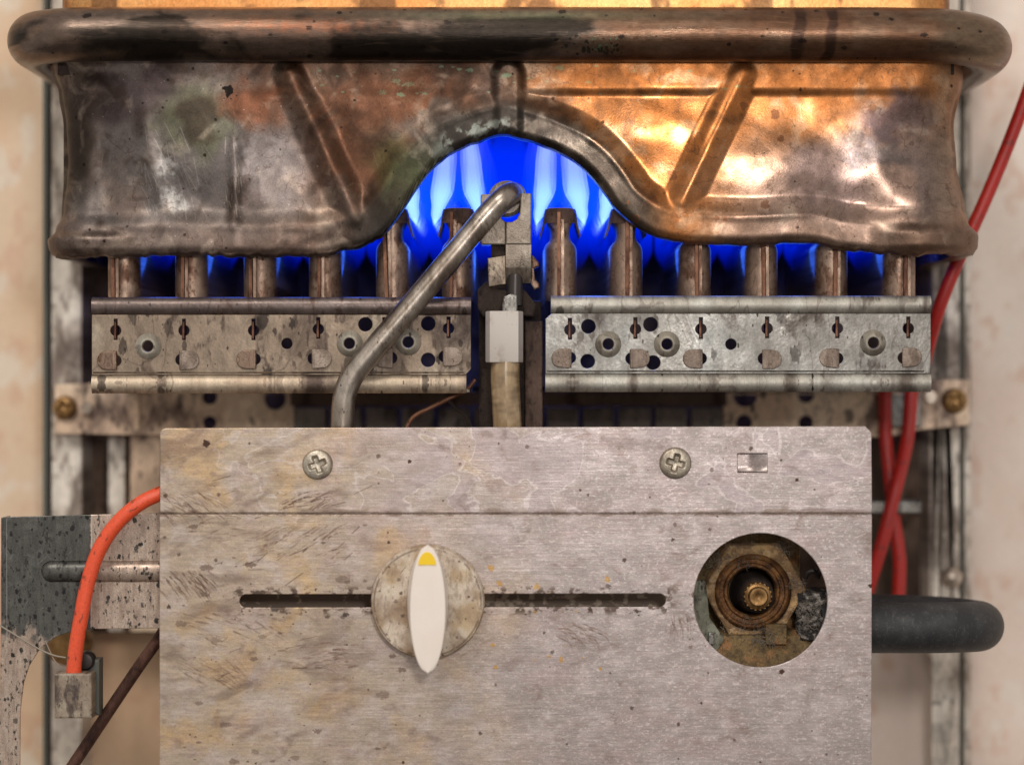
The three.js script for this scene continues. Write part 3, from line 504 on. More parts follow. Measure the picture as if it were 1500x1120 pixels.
// ------------------------------------------------------------------ pilot burner
{
  const z = -46, t = thing('pilot_burner', 'cast grey pilot burner head between the two rails with a white plug below', 'pilot burner', V(745, 620, z));
  // back collar behind the pipe end
  part(t, 'collar', tiled(lathe([[12, 6], [22, 7], [26, 4], [27, -2], [27, -20]], 742, 291, z - 22), 300), M.cast);
  const left = poly([[704, 286], [706, 284], [729, 284], [730, 300], [731, 312], [735, 320], [741, 325], [741, 358], [706, 358], [703, 355]], z);
  part(t, 'fork', tiled(plate(left, z - 2, 44, 2), 300), M.cast);
  const right = poly([[741, 325], [750, 325], [757, 321], [761, 313], [762, 300], [762, 283], [777, 283], [778, 285], [778, 358], [741, 358]], z);
  part(t, 'head', tiled(plate(right, z + 3, 52, 2), 300), M.cast);
  // lower block: the front slopes back in two facets
  const lower = sweepX([[Y(358.5, z), z + 3], [Y(391, z), z + 6], [Y(394, z), z + 4], [Y(414, z), z - 14], [Y(414, z), z - 46], [Y(358.5, z), z - 46]], X(741, z), X(778, z));
  part(t, 'neck', tiled(lower, 300), M.cast);
  part(t, 'side_plate', tiled(plate(poly([[714, 378], [741, 374], [741, 416], [716, 420]], z - 8), z - 8, 8), 300), M.zincBeige);
  part(t, 'stained_plate', tiled(plate(poly([[719, 352], [741, 352], [741, 422], [719, 422]], z - 16), z - 16, 14, 1), 300), M.sooty, 'dark rust stained plate beside the neck');
  const clipS = poly([[778, 374], [781, 374], [789, 384], [790, 390], [784, 392], [781, 396], [781, 402], [785, 410], [790, 415], [790, 421], [783, 424], [778, 416]], z - 10); part(t, 'spring_clip', tiled(plate(clipS, z - 10, 26, 2), 300), M.burner);
  part(t, 'electrode', tiled((() => { const g = new THREE.CylinderGeometry(12, 12.5, 46, 28); g.translate(X(754, z), Y(424, z), z - 12); return toCreasedNormals(g, 0.5); })(), 300), M.blackMetal);
  const cl = poly([[699, 424], [712, 412], [722, 420], [740, 424], [768, 424], [778, 436], [785, 446], [782, 464], [762, 462], [740, 456], [708, 464], [700, 452]], z - 22);
  part(t, 'clamp', tiled(plate(cl, z - 18, 30, 3), 300), M.sooty);
  part(t, 'contact', tiled(plate(poly([[735, 447], [738, 434], [748, 430], [758, 432], [758, 458], [736, 458]], z + 3), z + 3, 14, 2), 300), M.zinc);
  // white plug: a six sided block
  const hex = new THREE.Shape([[-26, -2], [-23, 3], [-3, 24], [2, 24], [24, 6], [26.5, 0], [20, -20], [-20, -20]].map(([a, b]) => new THREE.Vector2(a, -b)));
  const hg = new THREE.ExtrudeGeometry(hex, { depth: 73, bevelEnabled: true, bevelSize: 1.5, bevelThickness: 1.5, bevelSegments: 2 }); hg.rotateX(Math.PI / 2); hg.translate(X(738.5, z), Y(457, z), z - 8);
  part(t, 'plug', tiled(toCreasedNormals(hg, 0.4), 300), M.whitePlastic);
  const sp = new Paint(0, 0, 64, 220, 2, (x, y) => { const n = fbm(x / 8, y / 24, 4, 31), v = fbm(x / 3, y / 60, 3, 33); return mix3([166, 142, 108], [112, 90, 64], ss(0.3, 0.7, n) * 0.5 + ss(0.45, 0.8, v) * 0.5); });
  for (const [y, w] of [[58, 10], [63, 4], [80, 12], [86, 4], [92, 9]]) sp.line(28, y, 28 + w, y, 2, [60, 46, 36], 0.8);
  sp.line(34, 52, 34, 96, 1.5, [70, 54, 42], 0.5);
  const sl = tube([V(740, 528, z - 8), V(740, 560, z - 8), V(742, 600, z - 10), V(745, 660, z - 14), V(746, 720, z - 18)], 21.5, 40, 30);
  part(t, 'cable_sleeve', sl, new THREE.MeshPhysicalMaterial({ map: sp.texture(true, mirrored), roughness: 0.25, clearcoat: 0.7, clearcoatRoughness: 0.2, side: THREE.DoubleSide }), 'brownish see-through cable sleeve under the white plug');
  part(t, 'added_gap_stop', tiled(box(692, 566, 798, 572, z - 151, z - 400, 0.5), 300), M.sooty);  // unseen plate added to stop blue light leaking between the rails
  // dark support column behind
  part(t, 'support', tiled(box(701, 440, 793, 700, z - 60, z - 150, 4), 300), M.sooty);
  part(t, 'support_edge', tiled(box(769, 470, 795, 700, z - 50, z - 59, 2), 300), std({ map: rustTex, color: new THREE.Color().setRGB(0.5, 0.42, 0.38), metalness: 0.3, roughness: 0.7 }));
}
{
  const t = thing('pilot_gas_pipe', 'bent grey aluminium tube rising from the panel to the pilot head', 'pipe', V(503, 628, -34));
  const pts = [V(500, 760, -40), V(501, 660, -38), V(502, 606, -36), V(505, 577, -34), V(517, 549, -32), V(546, 513, -30), V(600, 450, -30), V(665, 373, -30), V(718, 310, -30), V(738, 290, -32), V(748, 284, -46), V(750, 284, -66), V(750, 284, -92)];
  part(t, 'tube', (() => { const g = tube(pts, 17.3, 150, 32); tiled(g, 420, 77, 31); return g; })(), M.alu);
  part(t, 'ferrule', tiled(lathe([[17, 0], [21, -3], [21, -14], [17, -16]], 750, 287, -70), 300), M.alu);
}
{ // thin rusty lead wire below the left rail
  const t = thing('lead_wire', 'thin rusty wire curling below the stained rail beside the cable sleeve', 'wire', V(640, 620, -90));
  part(t, 'wire', tube([V(590, 640, -92), V(604, 612, -92), V(630, 597, -92), V(660, 582, -94), V(684, 570, -96), V(696, 556, -98)], 3.4, 40, 8), M.rustEdge);
  part(t, 'wire', tube([V(658, 586, -98), V(668, 598, -98), V(682, 608, -98), V(690, 626, -98)], 3.2, 30, 8), M.sooty);
}

// ------------------------------------------------------------------ control panel
const panelPaint = new Paint(228, 618, 1284, 1200, 1.35, (x, y) => {
  const n1 = fbm(x / 90, y / 60, 5, 801), n2 = fbm(x / 26, y / 18, 5, 803), n3 = fbm(x / 14, y / 3.4, 3, 805), n4 = vn(x * 1.1, y * 1.3, 9), L = ss(880, 420, x + (n1 - 0.5) * 240);
  let c = mix3([166, 155, 151], [186, 168, 148], L);
  c = mix3(c, [206, 194, 192], ss(0.4, 0.75, n2) * 0.45);
  c = mix3(c, [176, 152, 148], ss(0.45, 0.8, warped(x, y * 1.6, 60, 807)) * 0.36);
  c = mix3(c, [206, 166, 110], ss(0.48, 0.8, warped(x, y, 60, 809)) * 0.5 * L);
  c = mix3(c, [228, 216, 214], ss(0.6, 0.72, fbm(x / 3.2, y / 1.8, 3, 810)) * 0.5 * (0.35 + 0.65 * ss(500, 1000, x)));
  c = mix3(c, [168, 138, 142], ss(0.6, 0.75, fbm(x / 4, y / 2, 3, 812)) * 0.4);
  const tide = warped(x, y * 1.5, 90, 811, 4); if (y < 750) { c = mix3(c, [170, 154, 158], ss(0.5, 0.53, tide) * ss(480, 640, x) * 0.42); if (Math.abs(tide - 0.515) < 0.012) c = mix3(c, [222, 212, 209], 0.42); }
  c = mix3(c, [118, 98, 86], ss(7, 1, Math.abs(y - 750 - (n2 - 0.5) * 8)) * ss(0.3, 0.6, fbm(x / 24, 3, 4, 819)) * 0.55);  // brown dirt line in the fold, with the fold's dark shading painted in
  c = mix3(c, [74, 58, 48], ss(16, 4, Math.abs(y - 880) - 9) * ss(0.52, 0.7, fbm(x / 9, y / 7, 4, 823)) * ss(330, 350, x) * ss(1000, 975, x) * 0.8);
  const dirt = warped(x - y * 0.4, y * 2.6 + x * 0.5, 60, 813);                                         // smeared grime on the left
  c = mix3(c, [92, 72, 60], ss(0.52, 0.84, dirt + 0.07 * gauss(x, y, 300, 735, 90, 26) + 0.06 * gauss(x, y, 460, 735, 90, 30) + 0.08 * gauss(x, y, 250, 830, 60, 60) + 0.05 * gauss(x, y, 440, 960, 120, 60)) * 0.36 * ss(640, 480, x));
  c = mix3(c, [112, 90, 80], ss(0.62, 0.86, warped(x, y * 1.4, 26, 815) + 0.1 * gauss(x, y, 860, 920, 90, 40)) * 0.34);
  const g = 0.88 + 0.16 * n3 + 0.12 * (n4 - 0.5);
  return c.map((v) => v * g);
});
panelPaint.scatter(150, 81, 235, 630, 1275, 1120, 0.7, 3.2, [60, 44, 36], 0.8);
panelPaint.scatter(60, 83, 240, 760, 620, 1120, 1, 6, [84, 64, 54], 0.55, 2);
panelPaint.scatter(22, 85, 690, 830, 900, 1000, 1, 5, [190, 130, 40], 0.6);
panelPaint.scatter(60, 87, 340, 880, 980, 905, 0.8, 4.5, [40, 32, 28], 0.7, 1.5);
panelPaint.scatter(40, 88, 345, 858, 990, 872, 0.6, 2.6, [50, 38, 32], 0.6, 1.5);
panelPaint.scatter(30, 89, 1010, 860, 1040, 960, 0.8, 4, [70, 50, 42], 0.6);
panelPaint.scratches(240, 91, 235, 630, 1275, 1120, 26, 0.05, 0.35, [232, 220, 214], 0.4, 0.7);
panelPaint.scratches(40, 93, 300, 690, 520, 1000, 24, -0.4, 0.8, [70, 54, 46], 0.6, 1.6);
panelPaint.scratches(120, 95, 800, 630, 1275, 1000, 14, 0.3, 6, [150, 118, 118], 0.4, 0.8);
panelPaint.scratches(60, 97, 1050, 630, 1275, 1000, 18, 0.4, 6, [236, 226, 226], 0.5, 0.9);
for (const [x, y, r] of [[1168, 703, 2.6], [1146, 984, 4], [302, 649, 5], [600, 676, 2.5], [1276, 858, 3]]) panelPaint.spot(x, y, r, [56, 34, 24], 0.9, 3);
{ // smears of grime wiped over the left half
  const R = rng(555), smear = (x, y, n, ln, ang, bend, al) => { for (let k = 0; k < n; k++) { let px = x + (R() - 0.5) * ln, py = y + (R() - 0.5) * ln * 0.35, a = ang + (R() - 0.5) * 0.5; const c = mix3([70, 52, 44], [130, 100, 84], R()), w = 0.6 + R() * 1.8; for (let i = 0; i < 6; i++) { const qx = px + Math.cos(a) * 5, qy = py + Math.sin(a) * 5; panelPaint.line(px, py, qx, qy, w * (1 - i / 8) * 1.3, c, al * 0.85 * R()); px = qx; py = qy; a += bend * R(); } } };
  smear(270, 735, 60, 90, 0.5, 0.1, 0.5); smear(440, 736, 40, 70, -0.3, 0.1, 0.7); smear(430, 800, 60, 120, -0.6, 0.15, 0.5); smear(265, 850, 60, 80, 0.7, 0.1, 0.6); smear(330, 920, 50, 140, 0.35, 0.05, 0.4); smear(460, 960, 60, 110, -0.2, 0.2, 0.45); smear(300, 980, 40, 100, 0.5, 0.1, 0.4); smear(850, 925, 50, 70, 0.2, 0.4, 0.4); smear(330, 780, 40, 150, -0.2, 0.1, 0.3); smear(1000, 905, 20, 40, 1.2, 0.2, 0.5);
}
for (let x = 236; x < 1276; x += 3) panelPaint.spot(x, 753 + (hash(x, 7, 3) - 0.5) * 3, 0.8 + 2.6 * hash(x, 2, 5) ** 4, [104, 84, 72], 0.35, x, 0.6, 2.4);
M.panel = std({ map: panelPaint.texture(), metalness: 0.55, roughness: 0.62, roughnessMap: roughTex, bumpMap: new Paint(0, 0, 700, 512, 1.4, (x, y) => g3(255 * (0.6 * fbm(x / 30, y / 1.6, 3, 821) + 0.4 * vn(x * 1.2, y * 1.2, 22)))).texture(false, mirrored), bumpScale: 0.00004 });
{
  const t = thing('control_panel', 'stained aluminium control panel with a long slot, round hole and cream knob', 'panel', V(755, 1180, 0));
  const upper = poly([[234, 634], [234, 751], [1278, 751], [1277, 633], [1268, 624], [243, 627], [237, 629]], 0);
  upper.holes.push(polyHole([[1081, 664], [1124, 664], [1124, 692], [1081, 692]], 0));
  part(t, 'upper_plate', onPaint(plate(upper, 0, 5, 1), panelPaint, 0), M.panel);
  const lowerS = poly([[233, 753], [233, 1190], [1277, 1190], [1278, 753]], 0);
  const slot = new THREE.Path(), ry = 9.5; slot.moveTo(X(360), Y(880 - ry)); slot.absarc(X(360), Y(880), ry, Math.PI / 2, Math.PI * 1.5, false); slot.lineTo(X(966), Y(880 + ry - 1)); slot.absarc(X(966), Y(879), ry, -Math.PI / 2, Math.PI / 2, false); slot.lineTo(X(360), Y(880 - ry));
  lowerS.holes.push(slot); lowerS.holes.push(circleHole(1114.5, 879, 98, 0));
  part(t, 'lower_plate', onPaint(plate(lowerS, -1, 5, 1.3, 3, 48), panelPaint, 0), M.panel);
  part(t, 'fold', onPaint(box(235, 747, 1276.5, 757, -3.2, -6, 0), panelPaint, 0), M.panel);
  for (const [x0, x1] of [[234, 238], [1273, 1277]]) part(t, 'side_flange', onPaint(box(x0, 640, x1, 1188, -7, -150, 0.5), panelPaint, 0), M.panel);
  // small louvre: a tongue pushed in at its left end
  const lv = grid(8, 6, (i, j) => [X(1082 + 42 * i / 8), Y(665 + 26 * j / 6), -11 * ss(1, 0.35, i / 8) - 1.5 + 3 * (j === 6 ? 1 : 0)]);
  part(t, 'louvre', onPaint(lv, panelPaint, 0), M.bolt2 = std({ map: panelPaint.texture(), color: 0xffffff, metalness: 0.8, roughness: 0.35 }));
  part(t, 'screw', tiled(screwHead(465, 680, 0.5, 22.5, 9, 0.35, 7), 300, 50), M.screw, 'left cross head screw of the panel');
  part(t, 'screw', tiled(screwHead(989.5, 678, 0.5, 23.5, 9, -0.25, 7), 300, 90), M.screw, 'right cross head screw of the panel');
  const bp = new Paint(300, 840, 1010, 920, 1.2, (x, y) => { const n = fbm(x / 10, y / 8, 4, 831), q = fbm(x / 90, y / 40, 3, 833); return mix3([120, 106, 94], [190, 174, 156], ss(0.5, 0.72, n + 0.5 * (q - 0.5)) * 0.9); });
  part(t, 'backing_plate', onPaint(box(310, 845, 1000, 915, -84, -88, 0), bp, 0), std({ map: bp.texture(), roughness: 0.7, metalness: 0.3 }), 'flaking plate behind the slot');
  // the knob on the slot
  {
  const kp = new Paint(530, 785, 725, 975, 2.4, (x, y) => {
    const n = fbm(x / 26, y / 30, 5, 841), m = fbm(x / 9, y / 10, 4, 843), r = Math.hypot(x - 627, y - 880);
    let c = mix3([214, 200, 182], [196, 172, 138], ss(0.4, 0.65, n));
    c = mix3(c, [122, 99, 80], ss(0.4, 0.95, warped(x, y, 26, 843) * 0.6 + n * 0.4 + 0.1 * gauss(x, y, 590, 900, 26, 60) + 0.08 * gauss(x, y, 555, 880, 14, 50) + 0.06 * gauss(x, y, 665, 905, 24, 50) + 0.05) * 0.85);
    c = mix3(c, [112, 90, 74], ss(0.52, 0.8, fbm(x / 5, y / 9, 5, 847)) * 0.4);
    if (Math.abs(r - 78) < 1.4 && m > 0.42) c = mix3(c, [90, 72, 60], 0.5);
    return c.map((v) => v * (0.92 + 0.12 * vn(x, y, 4)));
  });
  kp.scatter(90, 101, 545, 800, 710, 965, 0.6, 3.2, [72, 54, 44], 0.8);
  kp.scratches(30, 103, 560, 820, 690, 950, 12, 1.9, 1, [70, 54, 46], 0.5, 1);
  const z = 2, disc = lathe([[0, 23], [60, 23.5], [76, 25], [80.5, 24], [82.5, 20], [83, 0]], 627, 880, z, 90);
  const knob = part(t, 'knob', flatUV(disc, X(530), Y(975), 195, 190), std({ map: kp.texture(), roughness: 0.5 }), 'dirty cream round knob with a white pointed grip');
  // grip: a lens shaped bar, wider at the foot
  const zg = 96, lens = (hw, y0, y1, zz) => { const pts = [], n = 30; for (let i = 0; i <= n; i++) { const q = i / n, y = mix(y0, y1, q); pts.push([hw * Math.pow(Math.max(0, 1 - (2 * q - 1) ** 2), 0.53), y]); } return pts; };
  const rows = [[25.6, 799, 986, zg, -1], [26.6, 797, 987, zg - 2.5, 0], [27.2, 797, 985, zg - 30, 0], [28, 799, 978, 40, 0], [30, 802, 965, 26, 0]];
  const ring = ([hw, y0, y1, zz]) => { const a = lens(hw, y0, y1), L = a.map(([w, y]) => [X(626.5 - w, zz), Y(y, zz), zz]), Rr = a.map(([w, y]) => [X(626.5 + w, zz), Y(y, zz), zz]).reverse(); return [...L, ...Rr, L[0]]; };
  const rr = rows.map(ring), side = grid(rr[0].length - 1, rr.length - 1, (i, j) => rr[j][i]);
  const f = lens(25.6, 799, 986), top = grid(8, f.length - 1, (i, j) => { const w = f[j][0] * (i / 4 - 1); return [X(626.5 + w, zg), Y(f[j][1], zg), zg + 1.6 * (1 - (i / 4 - 1) ** 2)]; });
  const gp = std({ map: new Paint(0, 0, 256, 256, 1, (x, y) => { const n = fbm(x / 40, y / 60, 4, 9); return mix3([238, 232, 225], [228, 214, 202], n).map((v) => v * (0.99 + 0.02 * vn(x, y, 3))); }).texture(true, mirrored), roughness: 0.45 });
  part(knob, 'grip', tiled(toCreasedNormals(mergeGeometries([side.toNonIndexed(), top.toNonIndexed()]), 0.6), 300), gp);
  const zy = zg + 2.6, yel = new THREE.Shape(), pY = [[612.5, 827.5], [613, 822], [615, 816.5], [618.5, 811.5], [622, 808.8], [625.5, 808], [629, 808.8], [632.5, 811.5], [636, 816.5], [638, 822], [638.5, 827.5]].reverse();
  part(knob, 'pointer_mark', plate(poly(pY, zy), zy, 2.4, 0.5), std({ color: new THREE.Color(0xf0c800), roughness: 0.45 }), 'yellow mark at the tip of the grip');
}
}
// gas valve behind the round hole
{
  const t = thing('gas_valve', 'dusty corroded brass valve with a hexagon nut seen through the round hole', 'valve', V(1112, 990, -120));
  const body = new Paint(980, 760, 1250, 1000, 1.6, (x, y) => { const n = fbm(x / 20, y / 18, 5, 851), m = fbm(x / 6, y / 6, 3, 853); let c = mix3([140, 116, 76], [98, 80, 54], n); c = mix3(c, [170, 118, 76], ss(0.5, 0.75, fbm(x / 16, y / 16, 4, 855)) * 0.6); c = mix3(c, [62, 48, 36], ss(0.5, 0.8, m) * 0.5); return c.map((v) => v * (0.85 + 0.3 * vn(x, y, 2))); }).texture(true, mirrored);
  const crust = new Paint(0, 0, 300, 300, 1.6, (x, y) => { const n = fbm(x / 16, y / 16, 5, 861), m = fbm(x / 4, y / 4, 3, 863); let c = mix3([190, 156, 110], [128, 100, 72], ss(0.3, 0.7, n)); c = mix3(c, [206, 188, 160], ss(0.55, 0.8, m) * 0.5); c = mix3(c, [60, 44, 34], ss(0.5, 0.85, warped(x, y, 22, 865)) * 0.7); return c; }).texture(true, mirrored);
  const mBody = std({ map: body, roughness: 0.8, metalness: 0.2, bumpMap: castBump, bumpScale: 0.0004 }), mCrust = std({ map: crust, roughness: 0.9, metalness: 0.15, bumpMap: castBump, bumpScale: 0.0006 });
  const rough = (g, a, s, f = 9) => { g = mergeVertices(g.deleteAttribute('uv') && g, 1e-3); const p = g.attributes.position, n = g.attributes.normal; for (let i = 0; i < p.count; i++) { const x = p.getX(i), y = p.getY(i), z = p.getZ(i), h = (fbm(x / f + z / f * 0.7, y / f + z / f * 0.4, 4, s) - 0.5) * a * 2; p.setXYZ(i, x + n.getX(i) * h, y + n.getY(i) * h, z + n.getZ(i) * h); } g.computeVertexNormals(); return g; };
  part(t, 'body', flatUV(rough(box(1000, 758, 1172, 1100, -142, -240, 2), 0, 3), 0, 0, 300, 300), mBody);
  // hexagon nut, its corner to the right
  const hexPts = []; for (let i = 0; i < 6; i++) { const a = i * Math.PI / 3; hexPts.push([1106 + 76 * Math.cos(a), 864 - 76 * Math.sin(a)]); }
  const zn = -78, hs = poly(hexPts, zn); hs.holes.push(circleHole(1104, 868, 56, zn));
  let nut = new THREE.ExtrudeGeometry(hs, { depth: 50, bevelEnabled: true, bevelSize: 4, bevelThickness: 4, bevelOffset: -4, bevelSegments: 2, curveSegments: 32, steps: 4 }); nut.translate(0, 0, zn - 54);
  part(t, 'hex_nut', flatUV(toCreasedNormals(nut, 0.2), 0, 0, 300, 300), mCrust);
  // collar rings
  const lat = (prof, x, y, zz) => lathe(prof, x, y, zz, 60);
  part(t, 'collar', flatUV(lat([[54, -44], [54, -18], [52, -10], [49, -6], [46, -8], [45, -16], [40, -17], [38, -13], [35, -12], [33, -15], [33, -50]].map(([a, b]) => [a * 1.06, b]), 1103, 867, -70), 0, 0, 300, 300), std({ map: crust, color: new THREE.Color().setRGB(0.55, 0.4, 0.29), metalness: 0.45, roughness: 0.6, bumpMap: castBump, bumpScale: 0.0005 }));
  part(t, 'bushing', flatUV(lat([[36, -40], [35, 0], [31, 10], [25, 60], [23, 88], [19, 92], [17, 100]], 1103, 867, -140), 0, 0, 300, 300), M.sooty);
  const sp = part(t, 'spindle', tiled(lat([[15.5, -30], [15.5, 18], [14, 20], [12, 20.5], [11.5, 26], [10, 28], [5, 28], [4, 27], [0, 27]].map(([a, b]) => [a * 1.25, b]), 1109, 872, -42), 200), M.brass);
  const teeth = []; for (let i = 0; i < 18; i++) { const a = i / 18 * Math.PI * 2, g = new THREE.BoxGeometry(2.6, 2.6, 22); g.translate(X(1109, -42) + Math.cos(a) * 19.4, Y(872, -42) + Math.sin(a) * 19.4, -35); teeth.push(g); }
  part(sp, 'spline', tiled(mergeGeometries(teeth), 200), M.brass);
  // dusty side fitting on the right and zinc lug on the lower left
  const side = new THREE.CylinderGeometry(38, 42, 70, 40, 12); side.rotateZ(0.12); side.translate(X(1204, -90), Y(898, -90), -96);
  part(t, 'side_fitting', flatUV(rough(side, 5, 871, 7), 0, 0, 300, 300), std({ map: new Paint(0, 0, 300, 300, 1.4, (x, y) => { const n = fbm(x / 5, y / 5, 4, 873), q = fbm(x / 24, y / 24, 3, 874); return mix3([40, 36, 34], [150, 142, 134], ss(0.42, 0.68, n * 0.7 + q * 0.3)); }).texture(true, mirrored), roughness: 0.95, bumpMap: castBump, bumpScale: 0.0012 }));
  part(t, 'clip', tiled(tube([V(1180, 846, -70), V(1184, 838, -64), V(1192, 836, -62), V(1198, 842, -66)], 4, 20, 10), 100), M.blackMetal);
  part(t, 'clip', tiled(tube([V(1198, 846, -70), V(1202, 836, -64), V(1208, 834, -62)], 4, 20, 10), 100), M.blackMetal);
  part(t, 'lug', tiled(plate(poly([[1006, 850], [1012, 960], [1046, 962], [1062, 936], [1040, 905], [1034, 850]], -70), -70, 12, 2), 300), std({ map: zincTex, color: new THREE.Color().setRGB(0.55, 0.6, 0.52), metalness: 0.3, roughness: 0.7 }));
  const ls = part(t, 'lug_pin', tiled(box(1038, 926, 1046, 944, -58, -69, 1), 300), M.zinc);
  part(t, 'lower_ledge', flatUV(rough(sweepX([[Y(925, -70), -96], [Y(932, -70), -78], [Y(1000, -70), -58], [Y(1060, -70), -60], [Y(1060, -70), -170], [Y(925, -70), -170]], X(1020, -70), X(1220, -70)), 0, 881), 0, 0, 300, 300), mBody);
  part(t, 'boss', flatUV(box(1122, 914, 1153, 944, -62, -95, 2), 0, 0, 300, 300), mBody);
  // lint that clings to the nut and fitting: too many fibres to count
  const R = rng(991), fib = [];
  const seeds = [[1150, 800, 16, -74, 90], [1168, 855, 14, -74, 50], [1085, 810, 34, -74, 90], [1090, 926, 40, -74, 110], [1120, 934, 20, -56, 90], [1200, 900, 34, -56, 260], [1052, 820, 18, -74, 50]];
  for (const [x, y, r, zz, n] of seeds) for (let i = 0; i < n; i++) {
    const a = R() * 6.28, q = r * Math.sqrt(R()), px = x + Math.cos(a) * q, py = y + Math.sin(a) * q * 0.7; if (Math.hypot(px - 1111, py - 873) < 30) continue;
    const b = R() * 6.28, l = 2 + R() * 6, p0 = V(px, py, zz - R() * 8), p1 = p0.clone().add(new THREE.Vector3(Math.cos(b) * l * 0.5, Math.sin(b) * l * 0.5, 2 + R() * 4)), p2 = p0.clone().add(new THREE.Vector3(Math.cos(b + 0.5) * l, Math.sin(b + 0.5) * l, R() * 3));
    fib.push(new THREE.TubeGeometry(new THREE.QuadraticBezierCurve3(p0, p1, p2), 3, 0.22 + R() * 0.22, 4, false));
  }
  const lint = part(t, 'lint', mergeGeometries(fib), std({ color: new THREE.Color().setRGB(0.2, 0.17, 0.14), roughness: 1 })); lint.userData.kind = 'stuff';
}

// ------------------------------------------------------------------ left side: bracket, orange wire, plug, rod, thread
{
  const z = -52, bp = new Paint(-20, 740, 250, 1200, 2.4, (x, y) => {
    const dark = ss(133, 131, x + (vn(x / 3, y / 3, 5) - 0.5) * 2) * ss(940, 912, y + (fbm(x / 10, y / 14, 4, 6) - 0.5) * 50 - Math.max(0, x - 40) * 0.3), n = fbm(x / 14, y / 14, 5, 901), m = vn(x * 1.2, y * 1.2, 4);  // left part painted darker: shade of the angled side put into the colour
    let c = mix3([186, 166, 150], [88, 87, 83], dark);
    c = mix3(c, mix3([146, 126, 114], [66, 66, 63], dark), ss(0.3, 0.8, fbm(x / 4, y / 22, 4, 902)) * 0.6);
    c = mix3(c, mix3([206, 190, 176], [118, 118, 114], dark), ss(0.5, 0.8, n) * 0.4);
    c = mix3(c, [36, 34, 32], ss(0.64, 0.8, fbm(x / 4, y / 8, 4, 903)) * 0.7);
    return c.map((v) => v * (0.85 + 0.25 * m));
  });
  bp.scatter(330, 111, -10, 745, 240, 1100, 0.7, 4.6, [24, 24, 24], 0.9, 0.75);
  bp.scratches(50, 113, 0, 750, 235, 930, 14, 0.5, 6, [190, 190, 188], 0.4, 0.7);
  bp.line(134, 752, 133, 920, 1.2, [206, 206, 204], 0.7); bp.line(9, 760, 10, 1100, 1.0, [190, 190, 188], 0.5);
  const mat = std({ map: bp.texture(), metalness: 0.5, roughness: 0.55, roughnessMap: roughTex, bumpMap: scaled(grain, 270, 460), bumpScale: 0.00006 });
  const t = thing('mounting_bracket', 'black speckled galvanised bracket with a pressed bead left of the panel', 'bracket', V(120, 920, z));
  const sh = poly([[4, 757], [3, 800], [-4, 1200], [28, 1200], [29, 1040], [34, 1000], [42, 975], [58, 950], [82, 932], [110, 923], [135, 921], [236, 920], [236, 751]], z), bead = [];
  for (let i = 0; i <= 10; i++) { const a = Math.PI / 2 + Math.PI * i / 10; bead.push([74 + 14 * Math.cos(a), 837 - 15 * Math.sin(a)]); }
  sh.holes.push(polyHole([...bead, [236 - 2, 852], [236 - 2, 822]], z));
  part(t, 'plate', onPaint(plate(sh, z, 5, 0.8), bp, z), mat);
  const bg = grid(60, 16, (i, j) => { const q = i / 60, x = mix(60, 234, q), w = j / 16 * 2 - 1, end = x < 74 ? Math.sqrt(Math.max(0, 1 - ((74 - x) / 14) ** 2)) : 1; return [X(x, z), Y(837 + 15.2 * w * Math.max(0.02, end), z), z - 1.5 + 9.5 * Math.sqrt(Math.max(0, 1 - w * w)) * end]; });
  part(t, 'bead', onPaint(bg, bp, z), mat);
  part(t, 'edge_flange', onPaint(box(1, 758, 5, 1200, z - 6, z - 60, 0.5), bp, z), mat);
}
{
  const t = thing('ignition_wire', 'bright orange ignition wire curving from behind the panel to a grey plug', 'wire', V(107, 1000, -20));
  part(t, 'insulation', (() => { const g = tube([V(330, 708, -70), V(262, 713, -40), V(236, 722, -26), V(205, 737, -20), V(172, 765, -18), V(146, 803, -18), V(129, 850, -18), V(118, 905, -18), V(110, 955, -20), V(106, 1010, -24)], 11, 110, 20); const uv = g.attributes.uv; for (let i = 0; i < uv.count; i++) uv.setXY(i, uv.getX(i) * 2.4, uv.getY(i)); return g; })(), M.orangeWire);
}
{
  const t = thing('wire_plug', 'grey plastic plug at the lower end of the orange wire', 'connector', V(107, 1080, -26));
  part(t, 'housing', tiled(box(79, 986, 134, 1052, -8, -50, 3), 200), std({ map: zincBeigeTex, color: new THREE.Color().setRGB(0.62, 0.6, 0.57), roughness: 0.5, metalness: 0 }));
  part(t, 'back_shell', tiled(box(96, 965, 146, 1048, -54, -90, 5), 200), M.frameDark);
  part(t, 'terminal', tiled(lathe([[0, 6], [11, 4], [14, 0], [14, -20]], 124, 968, -50), 200), M.blackMetal);
}
{
  const t = thing('brass_fitting', 'round blurred brass fitting behind the speckled bracket', 'fitting', V(100, 940, -330));
  part(t, 'cap', tiled(lathe([[0, 10], [24, 8], [30, 0], [30, -60]], 98, 945, -330), 200), M.brass);
}
{
  const t = thing('capillary_rod', 'dark rusty rod slanting out from under the panel edge at lower left', 'rod', V(185, 1000, -80));
  part(t, 'rod', tiled(tube([V(262, 885, -90), V(232, 935, -84), V(210, 966, -80), V(186, 1001, -80), V(120, 1100, -80), V(60, 1190, -80)], 9, 40, 14), 120), std({ map: rustTex, color: new THREE.Color().setRGB(0.42, 0.24, 0.2), metalness: 0.3, roughness: 0.6, bumpMap: castBump, bumpScale: 0.0003 }));
}
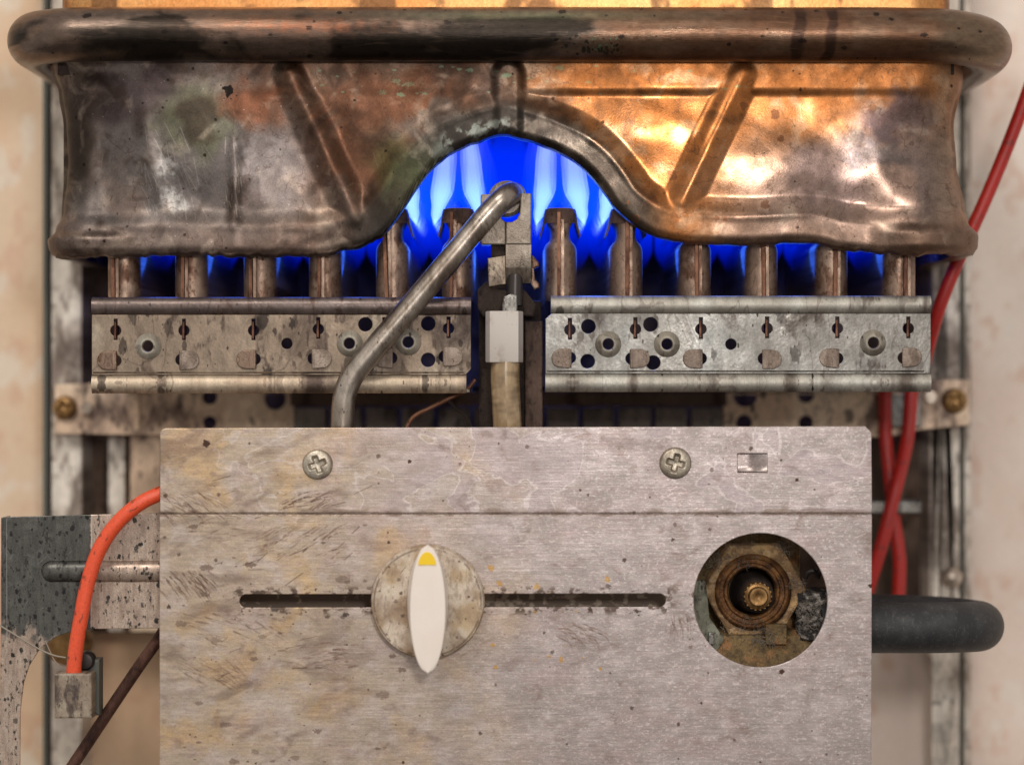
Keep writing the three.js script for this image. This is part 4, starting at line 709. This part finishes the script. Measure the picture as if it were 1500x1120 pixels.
{
  const t = thing('cobweb_thread', 'fine pale thread hanging across the speckled bracket to the plug', 'thread', V(50, 945, -36));
  const m = std({ color: new THREE.Color().setRGB(0.3, 0.26, 0.21), roughness: 0.9 });
  part(t, 'strand', tube([V(-10, 910, -38), V(24, 931, -38), V(58, 951, -38), V(80, 960, -34), V(96, 963, -32)], 1.3, 40, 8), m);
  part(t, 'strand', tube([V(66, 938, -40), V(72, 952, -38), V(80, 968, -36), V(86, 974, -34)], 0.8, 20, 6), m);
}
// ------------------------------------------------------------------ right side: hose and red wires
{
  const t = thing('rubber_hose', 'thick black rubber hose looping out at the right of the panel', 'hose', V(1380, 955, -150));
  const pts = [V(1200, 919, -70), V(1290, 919, -76), V(1372, 919, -84), V(1414, 918, -104), V(1434, 917, -140), V(1428, 915, -180), V(1398, 911, -214), V(1330, 907, -232), V(1240, 904, -240)];
  const g = tube(pts, 38, 120, 36); const uv = g.attributes.uv; for (let i = 0; i < uv.count; i++) uv.setXY(i, uv.getX(i) * 2, uv.getY(i));
  part(t, 'hose', g, M.rubber);
}
{
  const wire = (label, pts, r, base) => { const t = thing('red_wire', label, 'wire', base, 'red insulated wires on the right'); const g = tube(pts, r, 90, 16), uv = g.attributes.uv; for (let i = 0; i < uv.count; i++) uv.setXY(i, uv.getX(i) * 3, uv.getY(i)); part(t, 'insulation', g, M.redWire); };
  wire('red wire slanting down from the upper right corner past the copper shell', [V(1530, 60, -250), V(1508, 130, -250), V(1480, 205, -250), V(1445, 290, -250), V(1408, 372, -250), V(1376, 452, -260), V(1352, 540, -300)], 10.5, V(1430, 310, -250));
  wire('red wire crossing from upper right to lower left behind the right panel edge', [V(1336, 570, -440), V(1330, 640, -436), V(1314, 710, -410), V(1306, 742, -408), V(1294, 790, -410), V(1270, 870, -420), V(1255, 930, -430)], 11, V(1300, 740, -420));
  wire('red wire running nearly straight down beside the frame to the hose', [V(1296, 570, -450), V(1298, 640, -446), V(1304, 700, -440), V(1310, 760, -438), V(1318, 820, -436), V(1316, 880, -436), V(1310, 940, -440)], 11, V(1315, 760, -438));
}
renderer.render(scene, camera);
